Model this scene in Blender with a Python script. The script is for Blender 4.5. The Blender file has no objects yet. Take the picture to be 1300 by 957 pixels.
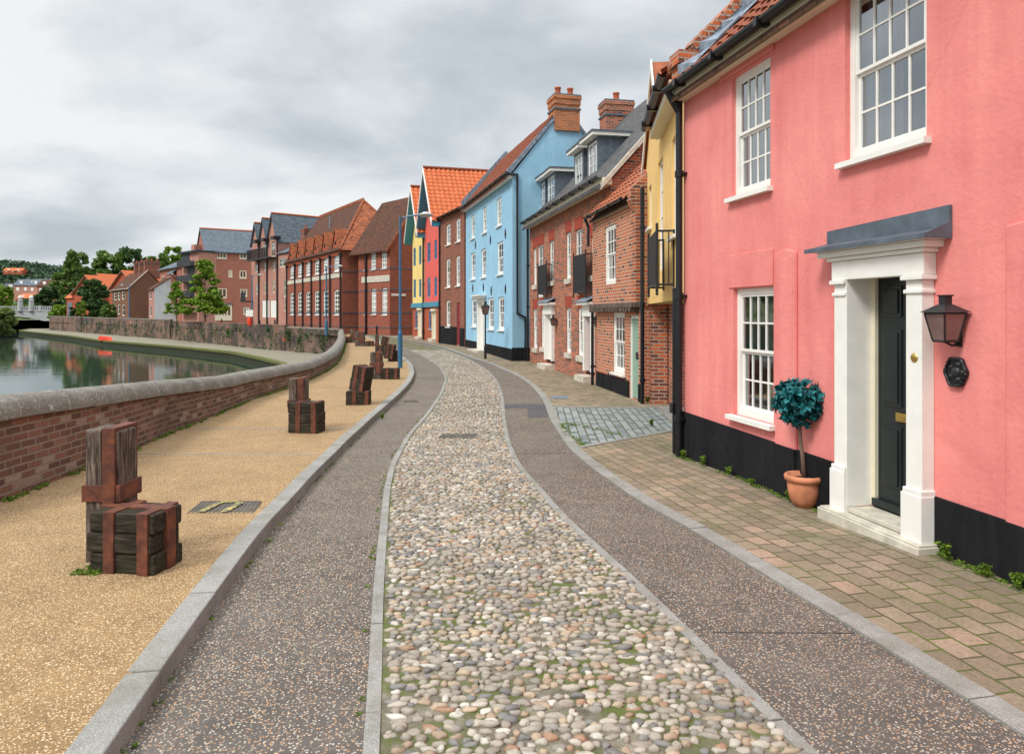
import bpy, bmesh, math, random
import numpy as np
from mathutils import Vector, Matrix
random.seed(7); np.random.seed(7)
S = bpy.context.scene
COL = S.collection
R = math.radians
# ---------------------------------------------------------------- camera
EYE = 1.75; F0 = 900.0; CX = 650.0; HY = 398.0
cd = bpy.data.cameras.new('camera'); cam = bpy.data.objects.new('camera', cd); COL.objects.link(cam)
cd.sensor_fit = 'HORIZONTAL'; cd.sensor_width = 36; cd.lens = 36 * F0 / 1300
cd.shift_y = (HY - 478.5) / 1300
cd.clip_start = 0.05; cd.clip_end = 4000
cam.location = (0, 0, EYE); cam.rotation_euler = (R(90), 0, 0)
S.camera = cam
# ---------------------------------------------------------------- world
SUN_EL, SUN_AZ = 48, 228          # azimuth the light comes from, clockwise from +Y
w = bpy.data.worlds.new('World'); S.world = w; w.use_nodes = True
nt = w.node_tree; nt.nodes.clear(); N = nt.nodes.new; LK = nt.links.new
def mth(t, op, a, b=None, clamp=False):
    n = t.nodes.new('ShaderNodeMath'); n.operation = op; n.use_clamp = clamp
    for i, v in enumerate((a, b)):
        if v is None: continue
        if isinstance(v, (int, float)): n.inputs[i].default_value = v
        else: t.links.new(v, n.inputs[i])
    return n.outputs[0]
def ramp(t, fac, stops, interp='LINEAR'):
    n = t.nodes.new('ShaderNodeValToRGB'); n.color_ramp.interpolation = interp
    e = n.color_ramp.elements
    while len(e) < len(stops): e.new(0.5)
    for k, (p, c) in zip(e, stops):
        k.position = p; k.color = (c[0], c[1], c[2], 1)
    t.links.new(fac, n.inputs[0]); return n.outputs[0]
def mixc(t, fac, a, b, mode='MIX'):
    n = t.nodes.new('ShaderNodeMix'); n.data_type = 'RGBA'; n.blend_type = mode; n.clamp_factor = True
    for i, v in ((0, fac), (6, a), (7, b)):
        if isinstance(v, (int, float)): n.inputs[i].default_value = v
        elif isinstance(v, tuple): n.inputs[i].default_value = (v[0], v[1], v[2], 1)
        else: t.links.new(v, n.inputs[i])
    return n.outputs[2]
def noise(t, vec, scale, detail=4, rough=0.55, dist=0.0, w=None):
    n = t.nodes.new('ShaderNodeTexNoise'); n.inputs['Scale'].default_value = scale
    n.inputs['Detail'].default_value = detail; n.inputs['Roughness'].default_value = rough
    n.inputs['Distortion'].default_value = dist
    if vec is not None: t.links.new(vec, n.inputs['Vector'])
    return n.outputs['Fac']
def mapping(t, vec, scale=(1, 1, 1), rot=(0, 0, 0), loc=(0, 0, 0)):
    n = t.nodes.new('ShaderNodeMapping'); n.inputs['Scale'].default_value = scale
    n.inputs['Rotation'].default_value = rot; n.inputs['Location'].default_value = loc
    t.links.new(vec, n.inputs['Vector']); return n.outputs[0]
tc = N('ShaderNodeTexCoord'); sep = N('ShaderNodeSeparateXYZ'); LK(tc.outputs['Generated'], sep.inputs[0])
zc = mth(nt, 'MAXIMUM', sep.outputs[2], 0.0)
den = mth(nt, 'ADD', zc, 0.34)
cmb = N('ShaderNodeCombineXYZ')
LK(mth(nt, 'DIVIDE', sep.outputs[0], den), cmb.inputs[0]); LK(mth(nt, 'DIVIDE', sep.outputs[1], den), cmb.inputs[1])
n1 = noise(nt, mapping(nt, cmb.outputs[0], (0.8, 1.0, 1), loc=(3.1, 1.7, 0)), 1.5, 8, 0.52, 0.3)
n2 = noise(nt, mapping(nt, cmb.outputs[0], (1, 1, 1), loc=(9.4, 5.2, 0)), 3.6, 6, 0.5, 0.3)
nn = mth(nt, 'ADD', mth(nt, 'MULTIPLY', n1, 0.78), mth(nt, 'MULTIPLY', n2, 0.22))
cl = ramp(nt, nn, [(0.36, (3.9, 4.35, 4.65)), (0.43, (4.8, 5.2, 5.5)), (0.49, (6.0, 6.3, 6.5)), (0.56, (7.3, 7.4, 7.4))])
zen = mth(nt, 'ADD', 1.0, mth(nt, 'MULTIPLY', mth(nt, 'MAXIMUM', mth(nt, 'SUBTRACT', zc, 0.42), 0.0), 3.8))
cs = N('ShaderNodeVectorMath'); cs.operation = 'SCALE'; LK(cl, cs.inputs[0]); LK(zen, cs.inputs['Scale'])
sky = N('ShaderNodeTexSky'); sky.sky_type = 'NISHITA'; sky.sun_disc = False
sky.sun_elevation = R(SUN_EL); sky.sun_rotation = R(SUN_AZ)
mx = mixc(nt, 0.93, sky.outputs[0], cs.outputs[0])
bg = N('ShaderNodeBackground'); bg.inputs[1].default_value = 0.1; LK(mx, bg.inputs[0])
wo = N('ShaderNodeOutputWorld'); LK(bg.outputs[0], wo.inputs[0])
sl = bpy.data.lights.new('sun', 'SUN'); so = bpy.data.objects.new('sun', sl); COL.objects.link(so)
sl.energy = 2.2; sl.angle = R(17); sl.color = (1.0, 0.965, 0.91)
az = R(SUN_AZ); el = R(SUN_EL)
so.rotation_euler = Vector((math.sin(az) * math.cos(el), math.cos(az) * math.cos(el), math.sin(el))).to_track_quat('Z', 'Y').to_euler()
S.view_settings.view_transform = 'Standard'; S.view_settings.look = 'None'
S.view_settings.exposure = 0.34; S.view_settings.gamma = 1; S.view_settings.use_curve_mapping = False
S.render.engine = 'CYCLES'
# ---------------------------------------------------------------- materials
MATS = {}
def mat(name, rough=0.8, spec=0.3):
    m = bpy.data.materials.new(name); m.use_nodes = True; MATS[name] = m
    t = m.node_tree; b = t.nodes['Principled BSDF']
    b.inputs['Roughness'].default_value = rough; b.inputs['Specular IOR Level'].default_value = spec
    return m, t, b
def uvn(t):
    n = t.nodes.new('ShaderNodeUVMap'); return n.outputs[0]
def objn(t):
    return t.nodes.new('ShaderNodeTexCoord').outputs['Object']
def bump(t, b, h, strength=0.3, dist=0.01):
    n = t.nodes.new('ShaderNodeBump'); n.inputs['Strength'].default_value = strength
    n.inputs['Distance'].default_value = dist; t.links.new(h, n.inputs['Height'])
    t.links.new(n.outputs[0], b.inputs['Normal'])
def paint(name, col, rough=0.5, var=0.12, spec=0.4, metal=0.0):
    m, t, b = mat(name, rough, spec)
    v = objn(t); f = noise(t, v, 7, 5)
    c = ramp(t, f, [(0.3, tuple(x * (1 - var) for x in col)), (0.7, tuple(min(1, x * (1 + var * .6)) for x in col))])
    t.links.new(c, b.inputs['Base Color']); b.inputs['Metallic'].default_value = metal
    bump(t, b, noise(t, v, 60, 3), 0.08, 0.004)
    return m
def brick(name, c1, c2, mortar, bw=0.225, rh=0.075, ms=0.011, stain=(0.12, 0.07, 0.06), stam=0.35, dark=None, third=None, rotuv=0.0, bumpd=0.006, moss=0.0):
    m, t, b = mat(name, 0.88, 0.2)
    uv = uvn(t)
    if rotuv: uv = mapping(t, uv, rot=(0, 0, rotuv))
    jig = t.nodes.new('ShaderNodeTexNoise'); jig.inputs['Scale'].default_value = 6; t.links.new(uv, jig.inputs['Vector'])
    jm = t.nodes.new('ShaderNodeVectorMath'); jm.operation = 'SCALE'; jm.inputs['Scale'].default_value = rh * 0.13; t.links.new(jig.outputs['Color'], jm.inputs[0])
    ja = t.nodes.new('ShaderNodeVectorMath'); t.links.new(uv, ja.inputs[0]); t.links.new(jm.outputs[0], ja.inputs[1])
    br = t.nodes.new('ShaderNodeTexBrick'); t.links.new(ja.outputs[0], br.inputs['Vector'])
    br.inputs['Scale'].default_value = 1; br.inputs['Brick Width'].default_value = bw; br.inputs['Row Height'].default_value = rh
    br.inputs['Mortar Size'].default_value = ms; br.inputs['Mortar Smooth'].default_value = 0.3; br.inputs['Bias'].default_value = 0.0
    br.inputs['Color1'].default_value = (0, 0, 0, 1); br.inputs['Color2'].default_value = (1, 1, 1, 1); br.inputs['Mortar'].default_value = (0.5, 0.5, 0.5, 1)
    stops = [(0.0, c1), (0.45, tuple((x + y) / 2 for x, y in zip(c1, c2))), (0.8, c2)]
    if third: stops.append((0.95, third))
    c = ramp(t, br.outputs['Color'], stops)
    big = noise(t, uv, 0.9, 6, 0.65)
    c = mixc(t, mth(t, 'MULTIPLY', ramp(t, big, [(0.42, (0, 0, 0)), (0.7, (1, 1, 1))]), stam), c, stain)
    fine = noise(t, uv, 38, 4)
    c = mixc(t, 0.5, c, ramp(t, fine, [(0.3, (0.55, 0.55, 0.55)), (0.7, (1.35, 1.3, 1.3))]), 'MULTIPLY')
    mc = mixc(t, mth(t, 'MULTIPLY', big, 0.5), mortar, stain)
    if moss:
        mm = ramp(t, noise(t, uv, 1.7, 6, 0.7), [(0.44, (0, 0, 0)), (0.6, (1, 1, 1))])
        mc = mixc(t, mth(t, 'MULTIPLY', mm, moss), mc, (0.09, 0.13, 0.02))
        sp = ramp(t, noise(t, uv, 7, 6, 0.75), [(0.56, (0, 0, 0)), (0.68, (1, 1, 1))])
        c = mixc(t, mth(t, 'MULTIPLY', mth(t, 'MULTIPLY', sp, mm), moss * 0.6), c, (0.08, 0.10, 0.03))
    c = mixc(t, br.outputs['Fac'], c, mc)
    t.links.new(c, b.inputs['Base Color'])
    hh = mth(t, 'ADD', mth(t, 'MULTIPLY', mth(t, 'SUBTRACT', 1.0, br.outputs['Fac']), 1.0), mth(t, 'MULTIPLY', fine, 0.5))
    bump(t, b, hh, 0.7, bumpd)
    return m
def stucco(name, col, streak=0.25, dirt=(0.3, 0.25, 0.2), bscale=26, bd=0.006, fade=None):
    m, t, b = mat(name, 0.82, 0.2)
    v = objn(t)
    f1 = noise(t, v, 0.8, 5, 0.6); f2 = noise(t, mapping(t, v, (2.2, 2.2, 0.35)), 1.6, 5, 0.6)
    lo = tuple(x * 0.84 for x in col); hi = tuple(min(0.92, x * 1.07 + 0.012) for x in col)
    if fade: hi = fade
    c = ramp(t, mth(t, 'ADD', mth(t, 'MULTIPLY', f1, 0.55), mth(t, 'MULTIPLY', f2, 0.45)), [(0.33, lo), (0.68, hi)])
    st = ramp(t, noise(t, mapping(t, v, (9, 9, 0.5)), 1.3, 6, 0.7), [(0.52, (0, 0, 0)), (0.78, (1, 1, 1))])
    c = mixc(t, mth(t, 'MULTIPLY', st, streak), c, dirt)
    sc = ramp(t, noise(t, v, 21, 6, 0.8), [(0.64, (0, 0, 0)), (0.76, (1, 1, 1))])
    c = mixc(t, mth(t, 'MULTIPLY', sc, streak * 0.8), c, dirt)
    t.links.new(c, b.inputs['Base Color'])
    cr = t.nodes.new('ShaderNodeTexVoronoi'); cr.feature = 'DISTANCE_TO_EDGE'; cr.inputs['Scale'].default_value = 0.55; t.links.new(mixc(t, 0.18, v, t.nodes.new('ShaderNodeTexNoise').outputs['Color']), cr.inputs['Vector'])
    cf = ramp(t, cr.outputs['Distance'], [(0.0, (1, 1, 1)), (0.006, (0, 0, 0))])
    c = mixc(t, mth(t, 'MULTIPLY', cf, streak * .9), c, dirt)
    t.links.new(c, b.inputs['Base Color'])
    h = mth(t, 'ADD', mth(t, 'MULTIPLY', noise(t, v, bscale, 6, 0.6), 0.4), noise(t, v, 3.0, 3))
    bump(t, b, h, 0.55, bd * 4)
    return m
M_white = paint('white_paint', (0.80, 0.79, 0.74), 0.45, 0.06)
M_cream = paint('cream_paint', (0.72, 0.66, 0.50), 0.5, 0.06)
M_stonew = paint('cream_stone', (0.55, 0.51, 0.42), 0.8, 0.3)
M_black = paint('black_gloss_paint', (0.012, 0.013, 0.016), 0.28, 0.2)
M_blackm = paint('black_tar_paint', (0.014, 0.015, 0.02), 0.6, 0.5)
M_iron = paint('black_iron', (0.02, 0.02, 0.022), 0.45, 0.3)
M_doorblk = paint('dark_green_door_paint', (0.012, 0.018, 0.018), 0.3, 0.15)
M_sage = paint('sage_door_paint', (0.25, 0.38, 0.29), 0.45, 0.06)
M_reddoor = paint('red_door_paint', (0.22, 0.02, 0.03), 0.45, 0.06)
M_teal = paint('teal_paint', (0.06, 0.27, 0.38), 0.5, 0.1)
M_bluejoin = paint('blue_joinery', (0.05, 0.24, 0.45), 0.5, 0.1)
M_lampblue = paint('blue_lamp_paint', (0.035, 0.13, 0.24), 0.4, 0.15)
M_lampgrey = paint('lamp_head_grey', (0.45, 0.47, 0.48), 0.4, 0.05)
M_brass = paint('brass', (0.60, 0.42, 0.12), 0.3, 0.1, metal=0.9)
M_terra = paint('terracotta_pot', (0.60, 0.23, 0.12), 0.85, 0.35)
M_chpot = paint('chimney_pot_clay', (0.50, 0.12, 0.05), 0.8, 0.2)
M_lead = paint('lead_sheet', (0.10, 0.125, 0.155), 0.5, 0.35)
M_leadl = paint('weathered_lead', (0.20, 0.25, 0.31), 0.5, 0.5)
M_curt = paint('white_curtain', (0.72, 0.71, 0.68), 0.9, 0.08)
M_dark = paint('dark_interior', (0.02, 0.02, 0.022), 0.9, 0.2)
M_orange = paint('orange_plastic', (0.75, 0.06, 0.02), 0.5, 0.1)
M_yellow = paint('yellow_plastic', (0.75, 0.50, 0.03), 0.5, 0.1)
M_soil = paint('soil', (0.05, 0.035, 0.025), 0.95, 0.4)
M_trunk = paint('bark', (0.16, 0.11, 0.08), 0.9, 0.4)
M_clad = paint('dark_cladding', (0.035, 0.045, 0.055), 0.6, 0.3)
M_pale = stucco('pale_render', (0.62, 0.68, 0.72))
M_pink = stucco('pink_render', (0.78, 0.22, 0.205), 0.26, (0.55, 0.16, 0.14), fade=(0.87, 0.31, 0.28))
M_blue = stucco('blue_render', (0.30, 0.53, 0.69), 0.22, (0.12, 0.26, 0.38))
M_yell = stucco('ochre_render', (0.82, 0.54, 0.20), 0.14, (0.5, 0.32, 0.14))
M_yell2 = stucco('yellow_render', (0.82, 0.62, 0.22), 0.1, (0.6, 0.45, 0.2))
M_red2 = stucco('coral_render', (0.72, 0.125, 0.10), 0.1, (0.4, 0.08, 0.06))
M_tarr = stucco('black_plinth_render', (0.011, 0.011, 0.013), 0.3, (0.05, 0.05, 0.052))
M_tarr.node_tree.nodes['Principled BSDF'].inputs['Specular IOR Level'].default_value = 0.06
BRK_red = brick('red_mixed_brick', (0.20, 0.065, 0.045), (0.54, 0.14, 0.055), (0.46, 0.36, 0.28), stam=0.2, stain=(0.20, 0.10, 0.08), third=(0.10, 0.06, 0.06))
BRK_flem = brick('chequered_brick', (0.56, 0.13, 0.045), (0.50, 0.15, 0.06), (0.56, 0.49, 0.39), bw=0.17, ms=0.013, stam=0.15, third=(0.10, 0.045, 0.035))
BRK_pier = brick('pier_brick', (0.12, 0.05, 0.045), (0.58, 0.14, 0.045), (0.48, 0.39, 0.31), ms=0.013, stam=0.2)
BRK_brown = brick('brown_brick', (0.20, 0.07, 0.045), (0.34, 0.11, 0.06), (0.28, 0.19, 0.15), stam=0.4, stain=(0.12, 0.05, 0.04))
BRK_hall = brick('hall_brick', (0.24, 0.065, 0.04), (0.38, 0.10, 0.055), (0.28, 0.15, 0.11), stam=0.35, stain=(0.16, 0.05, 0.035))
BRK_mod = brick('modern_red_brick', (0.34, 0.105, 0.07), (0.46, 0.145, 0.095), (0.38, 0.24, 0.19), stam=0.15)
BRK_mod2 = brick('pinkish_brick', (0.40, 0.17, 0.13), (0.54, 0.24, 0.18), (0.46, 0.34, 0.28), stam=0.2)
BRK_brn2 = brick('old_gable_brick', (0.17, 0.075, 0.045), (0.24, 0.11, 0.06), (0.2, 0.14, 0.1), stam=0.4, stain=(0.12, 0.07, 0.05))
BRK_or = brick('orange_red_brick', (0.40, 0.08, 0.035), (0.50, 0.10, 0.04), (0.36, 0.14, 0.09), stam=0.15)
BRK_chim = brick('chimney_brick', (0.30, 0.08, 0.03), (0.56, 0.16, 0.045), (0.46, 0.34, 0.24), stam=0.3, stain=(0.2, 0.11, 0.06))
BRK_rub = brick('rubbed_red_brick', (0.34, 0.06, 0.035), (0.38, 0.07, 0.04), (0.34, 0.085, 0.05), bw=0.07, rh=0.3, ms=0.004, stam=0.1)
BRK_wall = brick('parapet_brick', (0.11, 0.06, 0.052), (0.23, 0.11, 0.08), (0.28, 0.23, 0.18), stam=0.5, stain=(0.12, 0.08, 0.06), third=(0.33, 0.25, 0.21))
BRK_quay = brick('mossy_quay_brick', (0.14, 0.10, 0.09), (0.30, 0.17, 0.14), (0.26, 0.22, 0.19), stam=0.9, stain=(0.05, 0.045, 0.04), third=(0.40, 0.12, 0.07), moss=0.9)
SLATE = brick('slate_roof', (0.09, 0.115, 0.145), (0.15, 0.185, 0.22), (0.03, 0.04, 0.05), bw=0.28, rh=0.2, ms=0.007, stam=0.3, stain=(0.09, 0.10, 0.09), bumpd=0.015)
TILEG = brick('grey_tile_roof', (0.075, 0.075, 0.08), (0.13, 0.13, 0.135), (0.02, 0.02, 0.022), bw=0.24, rh=0.16, ms=0.013, stam=0.3, stain=(0.10, 0.09, 0.07), bumpd=0.02)
TILEB = brick('brown_plain_tile', (0.075, 0.035, 0.024), (0.15, 0.062, 0.038), (0.03, 0.016, 0.012), bw=0.2, rh=0.13, ms=0.01, stam=0.6, stain=(0.07, 0.045, 0.03), bumpd=0.02)
TILEO = brick('orange_plain_tile', (0.34, 0.10, 0.045), (0.54, 0.18, 0.08), (0.10, 0.04, 0.025), bw=0.24, rh=0.16, ms=0.018, stam=0.45, stain=(0.18, 0.06, 0.035), bumpd=0.02, third=(0.16, 0.06, 0.04))
SETTS = brick('granite_setts', (0.16, 0.19, 0.20), (0.32, 0.36, 0.36), (0.10, 0.09, 0.07), bw=0.2, rh=0.13, ms=0.013, stam=0.2, stain=(0.2, 0.19, 0.15), moss=0.35, bumpd=0.02, rotuv=R(8))
PAVERS = brick('block_paving', (0.22, 0.175, 0.125), (0.33, 0.26, 0.19), (0.07, 0.06, 0.035), bw=0.21, rh=0.155, ms=0.008, stam=0.55, stain=(0.14, 0.125, 0.08), moss=1.0, bumpd=0.008, third=(0.37, 0.26, 0.19))

def pantile(name, a, b_, c_):
    m, t, b = mat(name, 0.8, 0.2); v = objn(t)
    uv = uvn(t)
    vo = t.nodes.new('ShaderNodeTexVoronoi'); vo.inputs['Scale'].default_value = 3.6; t.links.new(uv, vo.inputs['Vector'])
    c = mixc(t, 0.55, ramp(t, noise(t, v, 2.2, 6, 0.7), [(0.3, a), (0.52, b_), (0.72, c_)]), ramp(t, mth(t, 'FRACT', mth(t, 'MULTIPLY', vo.outputs['Distance'], 7.3)), [(0, a), (0.5, b_), (1, c_)]))
    li = ramp(t, noise(t, v, 16, 6, 0.8), [(0.62, (0, 0, 0)), (0.72, (1, 1, 1))])
    c = mixc(t, mth(t, 'MULTIPLY', li, 0.4), c, (0.2, 0.2, 0.1))
    t.links.new(c, b.inputs['Base Color']); bump(t, b, noise(t, v, 50, 3), 0.3, 0.004)
    return m
PANO = pantile('orange_pantile', (0.34, 0.08, 0.035), (0.54, 0.135, 0.05), (0.66, 0.22, 0.09))
PANB = pantile('weathered_pantile', (0.10, 0.035, 0.022), (0.22, 0.06, 0.03), (0.32, 0.10, 0.045))
PANM = pantile('mottled_pantile', (0.10, 0.045, 0.035), (0.32, 0.095, 0.045), (0.50, 0.18, 0.08))

def aggregate(name, base, chips, cov=0.5, scale=110, rough=0.9, bd=0.004, patch=0.25):
    m, t, b = mat(name, rough, 0.25)
    v = uvn(t)
    vo = t.nodes.new('ShaderNodeTexVoronoi'); vo.inputs['Scale'].default_value = scale; t.links.new(v, vo.inputs['Vector'])
    vo.inputs['Randomness'].default_value = 1
    sx = t.nodes.new('ShaderNodeSeparateColor'); t.links.new(vo.outputs['Color'], sx.inputs[0])
    n = len(chips)
    cc = ramp(t, sx.outputs[0], [(i / n, chips[i]) for i in range(n)], 'CONSTANT')
    big = noise(t, v, 0.7, 6, 0.65)
    # share of cells that show a bare stone, thinner where worn
    thr = mth(t, 'ADD', cov - patch / 2, mth(t, 'MULTIPLY', ramp(t, big, [(0.35, (0, 0, 0)), (0.65, (1, 1, 1))]), patch))
    on = mth(t, 'LESS_THAN', sx.outputs[1], thr)
    ed = mth(t, 'LESS_THAN', vo.outputs['Distance'], 0.42)
    f = mth(t, 'MULTIPLY', on, ed)
    fine = noise(t, v, 240, 2)
    bc = mixc(t, 0.6, base, ramp(t, noise(t, v, 3.0, 6, 0.7), [(0.35, tuple(x * .75 for x in base)), (0.7, tuple(x * 1.35 for x in base))]))
    c = mixc(t, f, bc, cc)
    c = mixc(t, mth(t, 'MULTIPLY', ramp(t, noise(t, v, 0.33, 5, 0.7), [(0.48, (0, 0, 0)), (0.68, (1, 1, 1))]), 0.28), c, tuple(x * 0.6 for x in base))
    t.links.new(c, b.inputs['Base Color'])
    bump(t, b, mth(t, 'ADD', mth(t, 'SUBTRACT', 1.0, vo.outputs['Distance']), mth(t, 'MULTIPLY', fine, 0.3)), 0.6, bd)
    return m
ASPH = aggregate('chipped_asphalt', (0.095, 0.082, 0.072), [(0.44, 0.37, 0.29), (0.40, 0.22, 0.12), (0.28, 0.245, 0.205), (0.48, 0.30, 0.17), (0.17, 0.155, 0.145), (0.52, 0.47, 0.39)], 0.72, 88)
GRAV = aggregate('buff_resin_gravel', (0.27, 0.175, 0.085), [(0.54, 0.37, 0.19), (0.42, 0.26, 0.12), (0.60, 0.45, 0.27), (0.30, 0.18, 0.085), (0.13, 0.085, 0.05), (0.68, 0.55, 0.38)], 0.9, 105, patch=0.12)
KERB = aggregate('granite_kerb_stone', (0.26, 0.255, 0.235), [(0.42, 0.41, 0.385), (0.16, 0.155, 0.145), (0.34, 0.33, 0.31), (0.48, 0.47, 0.44)], 0.6, 190, bd=0.002)
COPE = aggregate('weathered_coping', (0.20, 0.185, 0.16), [(0.30, 0.275, 0.245), (0.10, 0.09, 0.075), (0.24, 0.22, 0.19), (0.40, 0.385, 0.35)], 0.6, 48, bd=0.004)
def cope_tweak():
    t = COPE.node_tree; b = t.nodes['Principled BSDF']; src = b.inputs['Base Color'].links[0].from_socket
    v = uvn(t)
    sp = ramp(t, noise(t, v, 5.5, 7, 0.75), [(0.60, (0, 0, 0)), (0.64, (1, 1, 1))])
    c = mixc(t, mth(t, 'MULTIPLY', sp, 0.75), src, (0.52, 0.51, 0.47))
    dk = ramp(t, noise(t, v, 2.3, 6, 0.7), [(0.45, (0, 0, 0)), (0.7, (1, 1, 1))])
    c = mixc(t, mth(t, 'MULTIPLY', dk, 0.45), c, (0.08, 0.075, 0.06))
    t.links.new(c, b.inputs['Base Color'])
cope_tweak()
def soil_on(m, scale, amt, col, lo=.5, hi=.7):
    t = m.node_tree; b = t.nodes['Principled BSDF']; src = b.inputs['Base Color'].links[0].from_socket
    v = t.nodes.new('ShaderNodeNewGeometry').outputs['Position']
    f = ramp(t, noise(t, v, scale, 7, 0.72), [(lo, (0, 0, 0)), (hi, (1, 1, 1))])
    t.links.new(mixc(t, mth(t, 'MULTIPLY', f, amt), src, col), b.inputs['Base Color'])
soil_on(KERB, 2.6, .5, (.16, .15, .11), .45, .65); soil_on(KERB, 9, .45, (.12, .13, .06), .58, .7)
soil_on(PAVERS, 1.1, .5, (.13, .14, .06), .5, .68); soil_on(ASPH, .9, .35, (.20, .175, .15), .45, .7); soil_on(GRAV, 1.3, .3, (.26, .17, .09), .5, .72)
soil_on(BRK_quay, .35, .85, (.05, .045, .04), .47, .56); soil_on(BRK_quay, .5, .7, (.36, .10, .06), .60, .64); soil_on(BRK_quay, .9, .7, (.42, .39, .35), .62, .68); soil_on(BRK_wall, .8, .45, (.07, .05, .04), .52, .62)
soil_on(BRK_wall, 1.7, .5, (.40, .36, .31), .64, .72)
CONC = aggregate('quay_concrete', (0.22, 0.20, 0.145), [(0.30, 0.27, 0.21), (0.18, 0.165, 0.12)], 0.4, 30)
EARTH = paint('earth', (0.12, 0.12, 0.06), 0.95, 0.4)
MUD = paint('wet_quay_edge', (0.03, 0.035, 0.015), 0.8, 0.6)
def mk_cobble():
    m, t, b = mat('river_cobble', 0.62, 0.35)
    g = t.nodes.new('ShaderNodeNewGeometry'); r = g.outputs['Random Per Island']
    c = ramp(t, r, [(0.0, (0.36, 0.32, 0.27)), (0.12, (0.46, 0.40, 0.33)), (0.24, (0.19, 0.19, 0.195)), (0.33, (0.40, 0.28, 0.19)), (0.42, (0.28, 0.255, 0.23)), (0.5, (0.52, 0.47, 0.40)), (0.58, (0.38, 0.20, 0.12)), (0.62, (0.36, 0.32, 0.27)), (0.72, (0.14, 0.14, 0.15)), (0.79, (0.50, 0.38, 0.26)), (0.87, (0.30, 0.25, 0.21)), (0.94, (0.62, 0.59, 0.53))], 'CONSTANT')
    v = objn(t)
    c = mixc(t, 0.55, c, ramp(t, noise(t, v, 45, 5, 0.7), [(0.3, (0.6, 0.6, 0.6)), (0.7, (1.35, 1.33, 1.3))]), 'MULTIPLY')
    di = ramp(t, noise(t, v, 9, 6, 0.7), [(0.5, (0, 0, 0)), (0.72, (1, 1, 1))])
    c = mixc(t, mth(t, 'ADD', mth(t, 'MULTIPLY', di, 0.45), 0.12), c, (0.30, 0.255, 0.19))
    ps = ramp(t, noise(t, v, 1.4, 5, 0.7), [(0.42, (0, 0, 0)), (0.65, (1, 1, 1))])
    c = mixc(t, mth(t, 'ADD', mth(t, 'MULTIPLY', ps, 0.4), .10), c, (0.13, 0.115, 0.085))
    t.links.new(c, b.inputs['Base Color']); bump(t, b, noise(t, v, 90, 4), 0.3, 0.003)
    return m
M_cob = mk_cobble()
def mk_bed():
    m, t, b = mat('cobble_mortar_bed', 0.95, 0.1); v = uvn(t)
    c = ramp(t, noise(t, v, 5, 7, 0.7), [(0.3, (0.07, 0.062, 0.045)), (0.5, (0.17, 0.15, 0.115)), (0.72, (0.32, 0.285, 0.23))])
    ms = ramp(t, noise(t, mapping(t, v, loc=(4, 2, 0)), 2.1, 7, 0.75), [(0.46, (0, 0, 0)), (0.56, (1, 1, 1))])
    c = mixc(t, mth(t, 'MULTIPLY', ms, 0.85), c, (0.09, 0.115, 0.025))
    t.links.new(c, b.inputs['Base Color']); bump(t, b, noise(t, v, 70, 4), 0.6, 0.01)
    return m
M_bed = mk_bed()
def mk_wood():
    m, t, b = mat('weathered_timber', 0.85, 0.2); v = objn(t)
    g = noise(t, mapping(t, v, (14, 14, 1.6)), 3, 6, 0.65, 0.6)
    c = ramp(t, g, [(0.3, (0.015, 0.011, 0.009)), (0.45, (0.08, 0.058, 0.045)), (0.6, (0.19, 0.15, 0.125)), (0.78, (0.34, 0.29, 0.26))])
    ms = ramp(t, noise(t, v, 6, 5, 0.7), [(0.52, (0, 0, 0)), (0.7, (1, 1, 1))])
    c = mixc(t, mth(t, 'MULTIPLY', ms, 0.3), c, (0.035, 0.045, 0.015))
    t.links.new(c, b.inputs['Base Color']); bump(t, b, g, 0.9, 0.012); return m
M_wood = mk_wood()
def mk_woodh():
    m, t, b = mat('dark_block_timber', 0.85, 0.2); v = objn(t)
    g = noise(t, mapping(t, v, (1.8, 14, 14)), 3, 6, 0.65, 0.6)
    c = ramp(t, g, [(0.3, (0.008, 0.008, 0.006)), (0.5, (0.035, 0.028, 0.020)), (0.7, (0.085, 0.065, 0.05)), (0.85, (0.16, 0.13, 0.10))])
    ms = ramp(t, noise(t, v, 5, 5, 0.7), [(0.45, (0, 0, 0)), (0.7, (1, 1, 1))])
    c = mixc(t, mth(t, 'MULTIPLY', ms, 0.45), c, (0.03, 0.042, 0.012))
    t.links.new(c, b.inputs['Base Color']); bump(t, b, g, 0.9, 0.012); return m
M_woodh = mk_woodh()
def mk_rust():
    m, t, b = mat('rusted_steel', 0.72, 0.35); v = objn(t)
    c = ramp(t, noise(t, v, 9, 7, 0.7), [(0.28, (0.04, 0.018, 0.016)), (0.48, (0.11, 0.038, 0.024)), (0.66, (0.20, 0.065, 0.03)), (0.82, (0.17, 0.085, 0.07))])
    t.links.new(c, b.inputs['Base Color']); bump(t, b, noise(t, v, 60, 5), 0.3, 0.003); return m
M_rust = mk_rust()
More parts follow.
